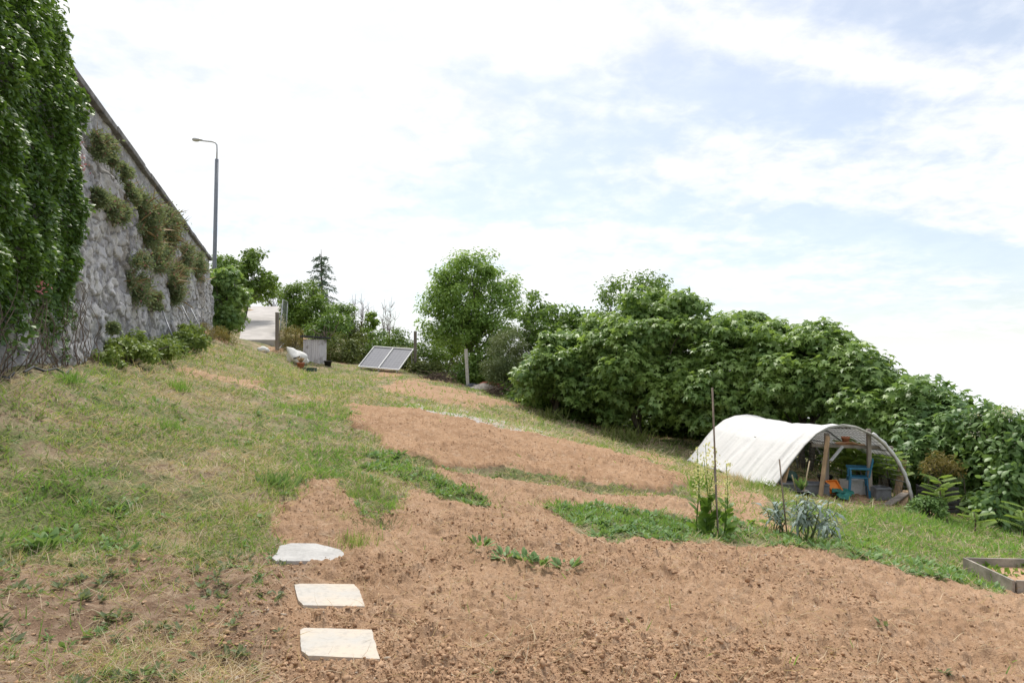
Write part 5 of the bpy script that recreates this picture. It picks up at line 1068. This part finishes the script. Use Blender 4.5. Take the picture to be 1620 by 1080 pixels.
def blade_field(name, lb, n, prob, lmin, lmax, wd, upb, m, rmin=2.7, rmax=36, far=1.0):
    x, y, r = scatter(n, rmin, rmax); c = cover(x, y); k = RNG.random(len(x)) < np.clip(prob(x, y, c), 0, 1); x, y, r = x[k], y[k], r[k]
    ln = RNG.uniform(lmin, lmax, len(x)) * (.55 + .9 * fbm(x * 1.6, y * 1.6, 93, 3)) * np.clip(r / 12, .9, 1.35) * far; o = ru(len(x)); o[:, 2] = np.abs(o[:, 2]); o = nrm(o * np.array((1, 1, .25)) + np.array((0, 0, 1.)) * upb * RNG.uniform(.3, 1.4, (len(x), 1)))
    P = np.stack([x, y, gz(x, y) - .006], 1); N = nrm(np.cross(o, ru(len(x)))); wv = wd * np.clip(r / 6, .9, 4.0) * RNG.uniform(.7, 1.4, len(x)) / ln
    V, F = place('blade', P, o, N, ln, wv); return stuff(name, lb, V, F, m)
def pg_(x, y, c): return (1 - c['dirt']) * (.05 + 1.1 * sstep(.42, .60, .5 * fbm(x * .9 + 5, y * .7, 95, 4) + .5 * fbm(x * 3.3, y * 3, 94, 3))) * (.8 - .5 * c['rich']) + .02 * c['bare']
blade_field('grass', 'short patchy grass of the mown field', 260000, pg_, .05, .14, .0055, .7, M['grass'])
def pr_(x, y, c): return (1 - .97 * c['dirt'] * (c['rich'] < .5)) * (c['rich'] * 1.0 + .05) * (.3 + sstep(.35, .6, fbm(x * 1.4, y * 1.4, 96, 3)))
blade_field('green_grass', 'lusher green grass along strips and edges', 170000, pr_, .05, .15, .007, .9, M['grass_rich'])
def ps_(x, y, c): return ((1 - c['dirt']) * (1 - .75 * c['rich']) * (.25 + .9 * sstep(.42, .62, fbm(x * .7, y * .5 + 9, 97, 4))) + .6 * c['bare'] * sstep(.40, .62, fbm(x * 2, y * 2, 98, 3)) + .05 * c['low'])
blade_field('dry_straw', 'pale dry straw and cut grass strewn over the field', 230000, ps_, .05, .22, .0042, .16, M['straw'])
# broad leaved weeds
def weeds(name, lb, n, prob, lmin, lmax, m, k_=7, rmax=24, tm='oval'):
    x, y, r = scatter(n, 2.8, rmax); c = cover(x, y); k = RNG.random(len(x)) < np.clip(prob(x, y, c), 0, 1); x, y, r = x[k], y[k], r[k]; q = len(x)
    X = np.repeat(np.stack([x, y, gz(x, y)], 1), k_, 0); a = RNG.uniform(0, 6.28, q * k_); D = np.stack([np.cos(a), np.sin(a), RNG.uniform(.15, 1.2, q * k_)], 1); sz = np.repeat(RNG.uniform(lmin, lmax, q), k_) * RNG.uniform(.6, 1.1, q * k_)
    X = X + D * np.array((.3, .3, .25)) * sz[:, None] * RNG.random((q * k_, 1)); V, F = place(tm, X, D, np.array((0, 0, 1.)) + ru(q * k_) * .45, sz, .8); return stuff(name, lb, V, F, m)
weeds('clover', 'small leaved green clover and weeds through the mown field', 26000, lambda x, y, c: (1 - c['dirt']) * .75 * sstep(.46, .62, fbm(x * 1.3 + 3, y * 1.1, 111, 4)) * (1 - .6 * c['strip']), .022, .05, M['weed'], 6, 20, 'simple')
weeds('leafy_weeds', 'broad leaved green weeds in strips between the plots', 16000, lambda x, y, c: c['strip'] * .85 + c['lg'] * .35 * sstep(.5, .6, fbm(x * 2.2, y * 2.2, 99, 3)) + .035 * (1 - c['dirt']), .05, .11, M['weed'])
weeds('seedling_weeds', 'small grey green weeds dotted over bare soil', 9000, lambda x, y, c: c['bare'] * .6 * sstep(.46, .58, fbm(x * 3.1, y * 3.1, 101, 3)) + .004 * c['low'] + .12 * c['lg'] + .06 * c['strip'] + .05 * (1 - c['dirt']), .03, .08, M['weedgrey'], 8, 12, 'simple')
# taller tufts one can tell apart
TG_ = 'grass tufts beside the path'
for px, Y, nb, l, m, lb, sp in ((568, 6.15, 170, .17, 'grass', 'small yellowish grass tuft right of the rear slab', .5), (540, 6.9, 120, .10, 'grass', 'flat grass tuft on the bare path', .8), (585, 7.9, 240, .19, 'grass', 'big grass tuft at the right side of the bare path', .7), (612, 7.35, 170, .16, 'grass_rich', 'green grass tuft at the crumbling path edge', .7), (600, 6.7, 130, .15, 'weedgrey', 'greyish weed tuft behind the yellow tuft', .8), (560, 7.6, 110, .14, 'grass', 'grass tuft in the middle of the path end', .7),
        (285, 12.3, 150, .32, 'grass_rich', 'tall green grass tuft alone on the slope under the wall', .55), (110, 9.2, 150, .24, 'grass_rich', 'tall grass tuft on the slope left of the lone one', .7), (270, 8.9, 140, .19, 'grass_rich', 'grass tuft half way down the left slope', .5), (1103, 11.5, 190, .38, 'grass_rich', 'grass tuft on the dry bank below the tunnel end', .5), (1195, 14.2, 150, .34, 'grass', 'dry grass tuft at the lower edge of the tunnel sheet', .6), (1165, 15.3, 150, .34, 'straw', 'straw coloured tuft against the tunnel sheet', .6), (1145, 16.2, 130, .32, 'straw', 'pale dry tuft further up the tunnel sheet', .6), (440, 7.6, 160, .2, 'weed', 'leafy tuft left of the path end', .8), (460, 7.5, 90, .13, 'grass_rich', 'green tuft at the left edge of the path', .7)):
    blades('grass_tuft', lb, px, Y, nb, l, .035 if m != 'weed' else .09, M[m], sp, 'grass tuft', TG_, .10 if nb < 200 else .2)
def dock(px, Y, nn, l, lb, m='weed'):
    g = gpt(px, Y); g[2] = g1(g[0], g[1]); a = RNG.uniform(0, 6.28, nn); X = np.stack([np.cos(a), np.sin(a), RNG.uniform(.25, 1.5, nn)], 1); V, F = place('oval', np.tile(g, (nn, 1)) + X * np.array((.06, .06, .02)), X, np.array((0, 0, 1.)) + ru(nn) * .35, l * RNG.uniform(.6, 1.1, nn), .75); return tag(origin_to(arrays('dock_weed', V, F, M[m])), lb, 'weed', 'broad leaved weeds on the soil')
dock(85, 5.35, 24, .15, 'broad leaved dock at the left where grass meets soil', 'weed'); dock(205, 5.25, 14, .09, 'small dock right of the big one at the left'); dock(8, 5.15, 14, .12, 'dock at the left edge of the photo')
for px, Y, lb in ((762, 6.15, 'leftmost weed of the short row in the tilled soil'), (800, 5.95, 'second weed from the left in the soil row'), (830, 5.85, 'middle weed of the soil row'), (852, 5.8, 'green weed right of the middle in the soil row'), (895, 5.85, 'rightmost weed of the soil row')): dock(px, Y, 22, .10, lb)
print('objects', len(bpy.data.objects), 'polys', sum(len(m.polygons) for m in bpy.data.meshes))
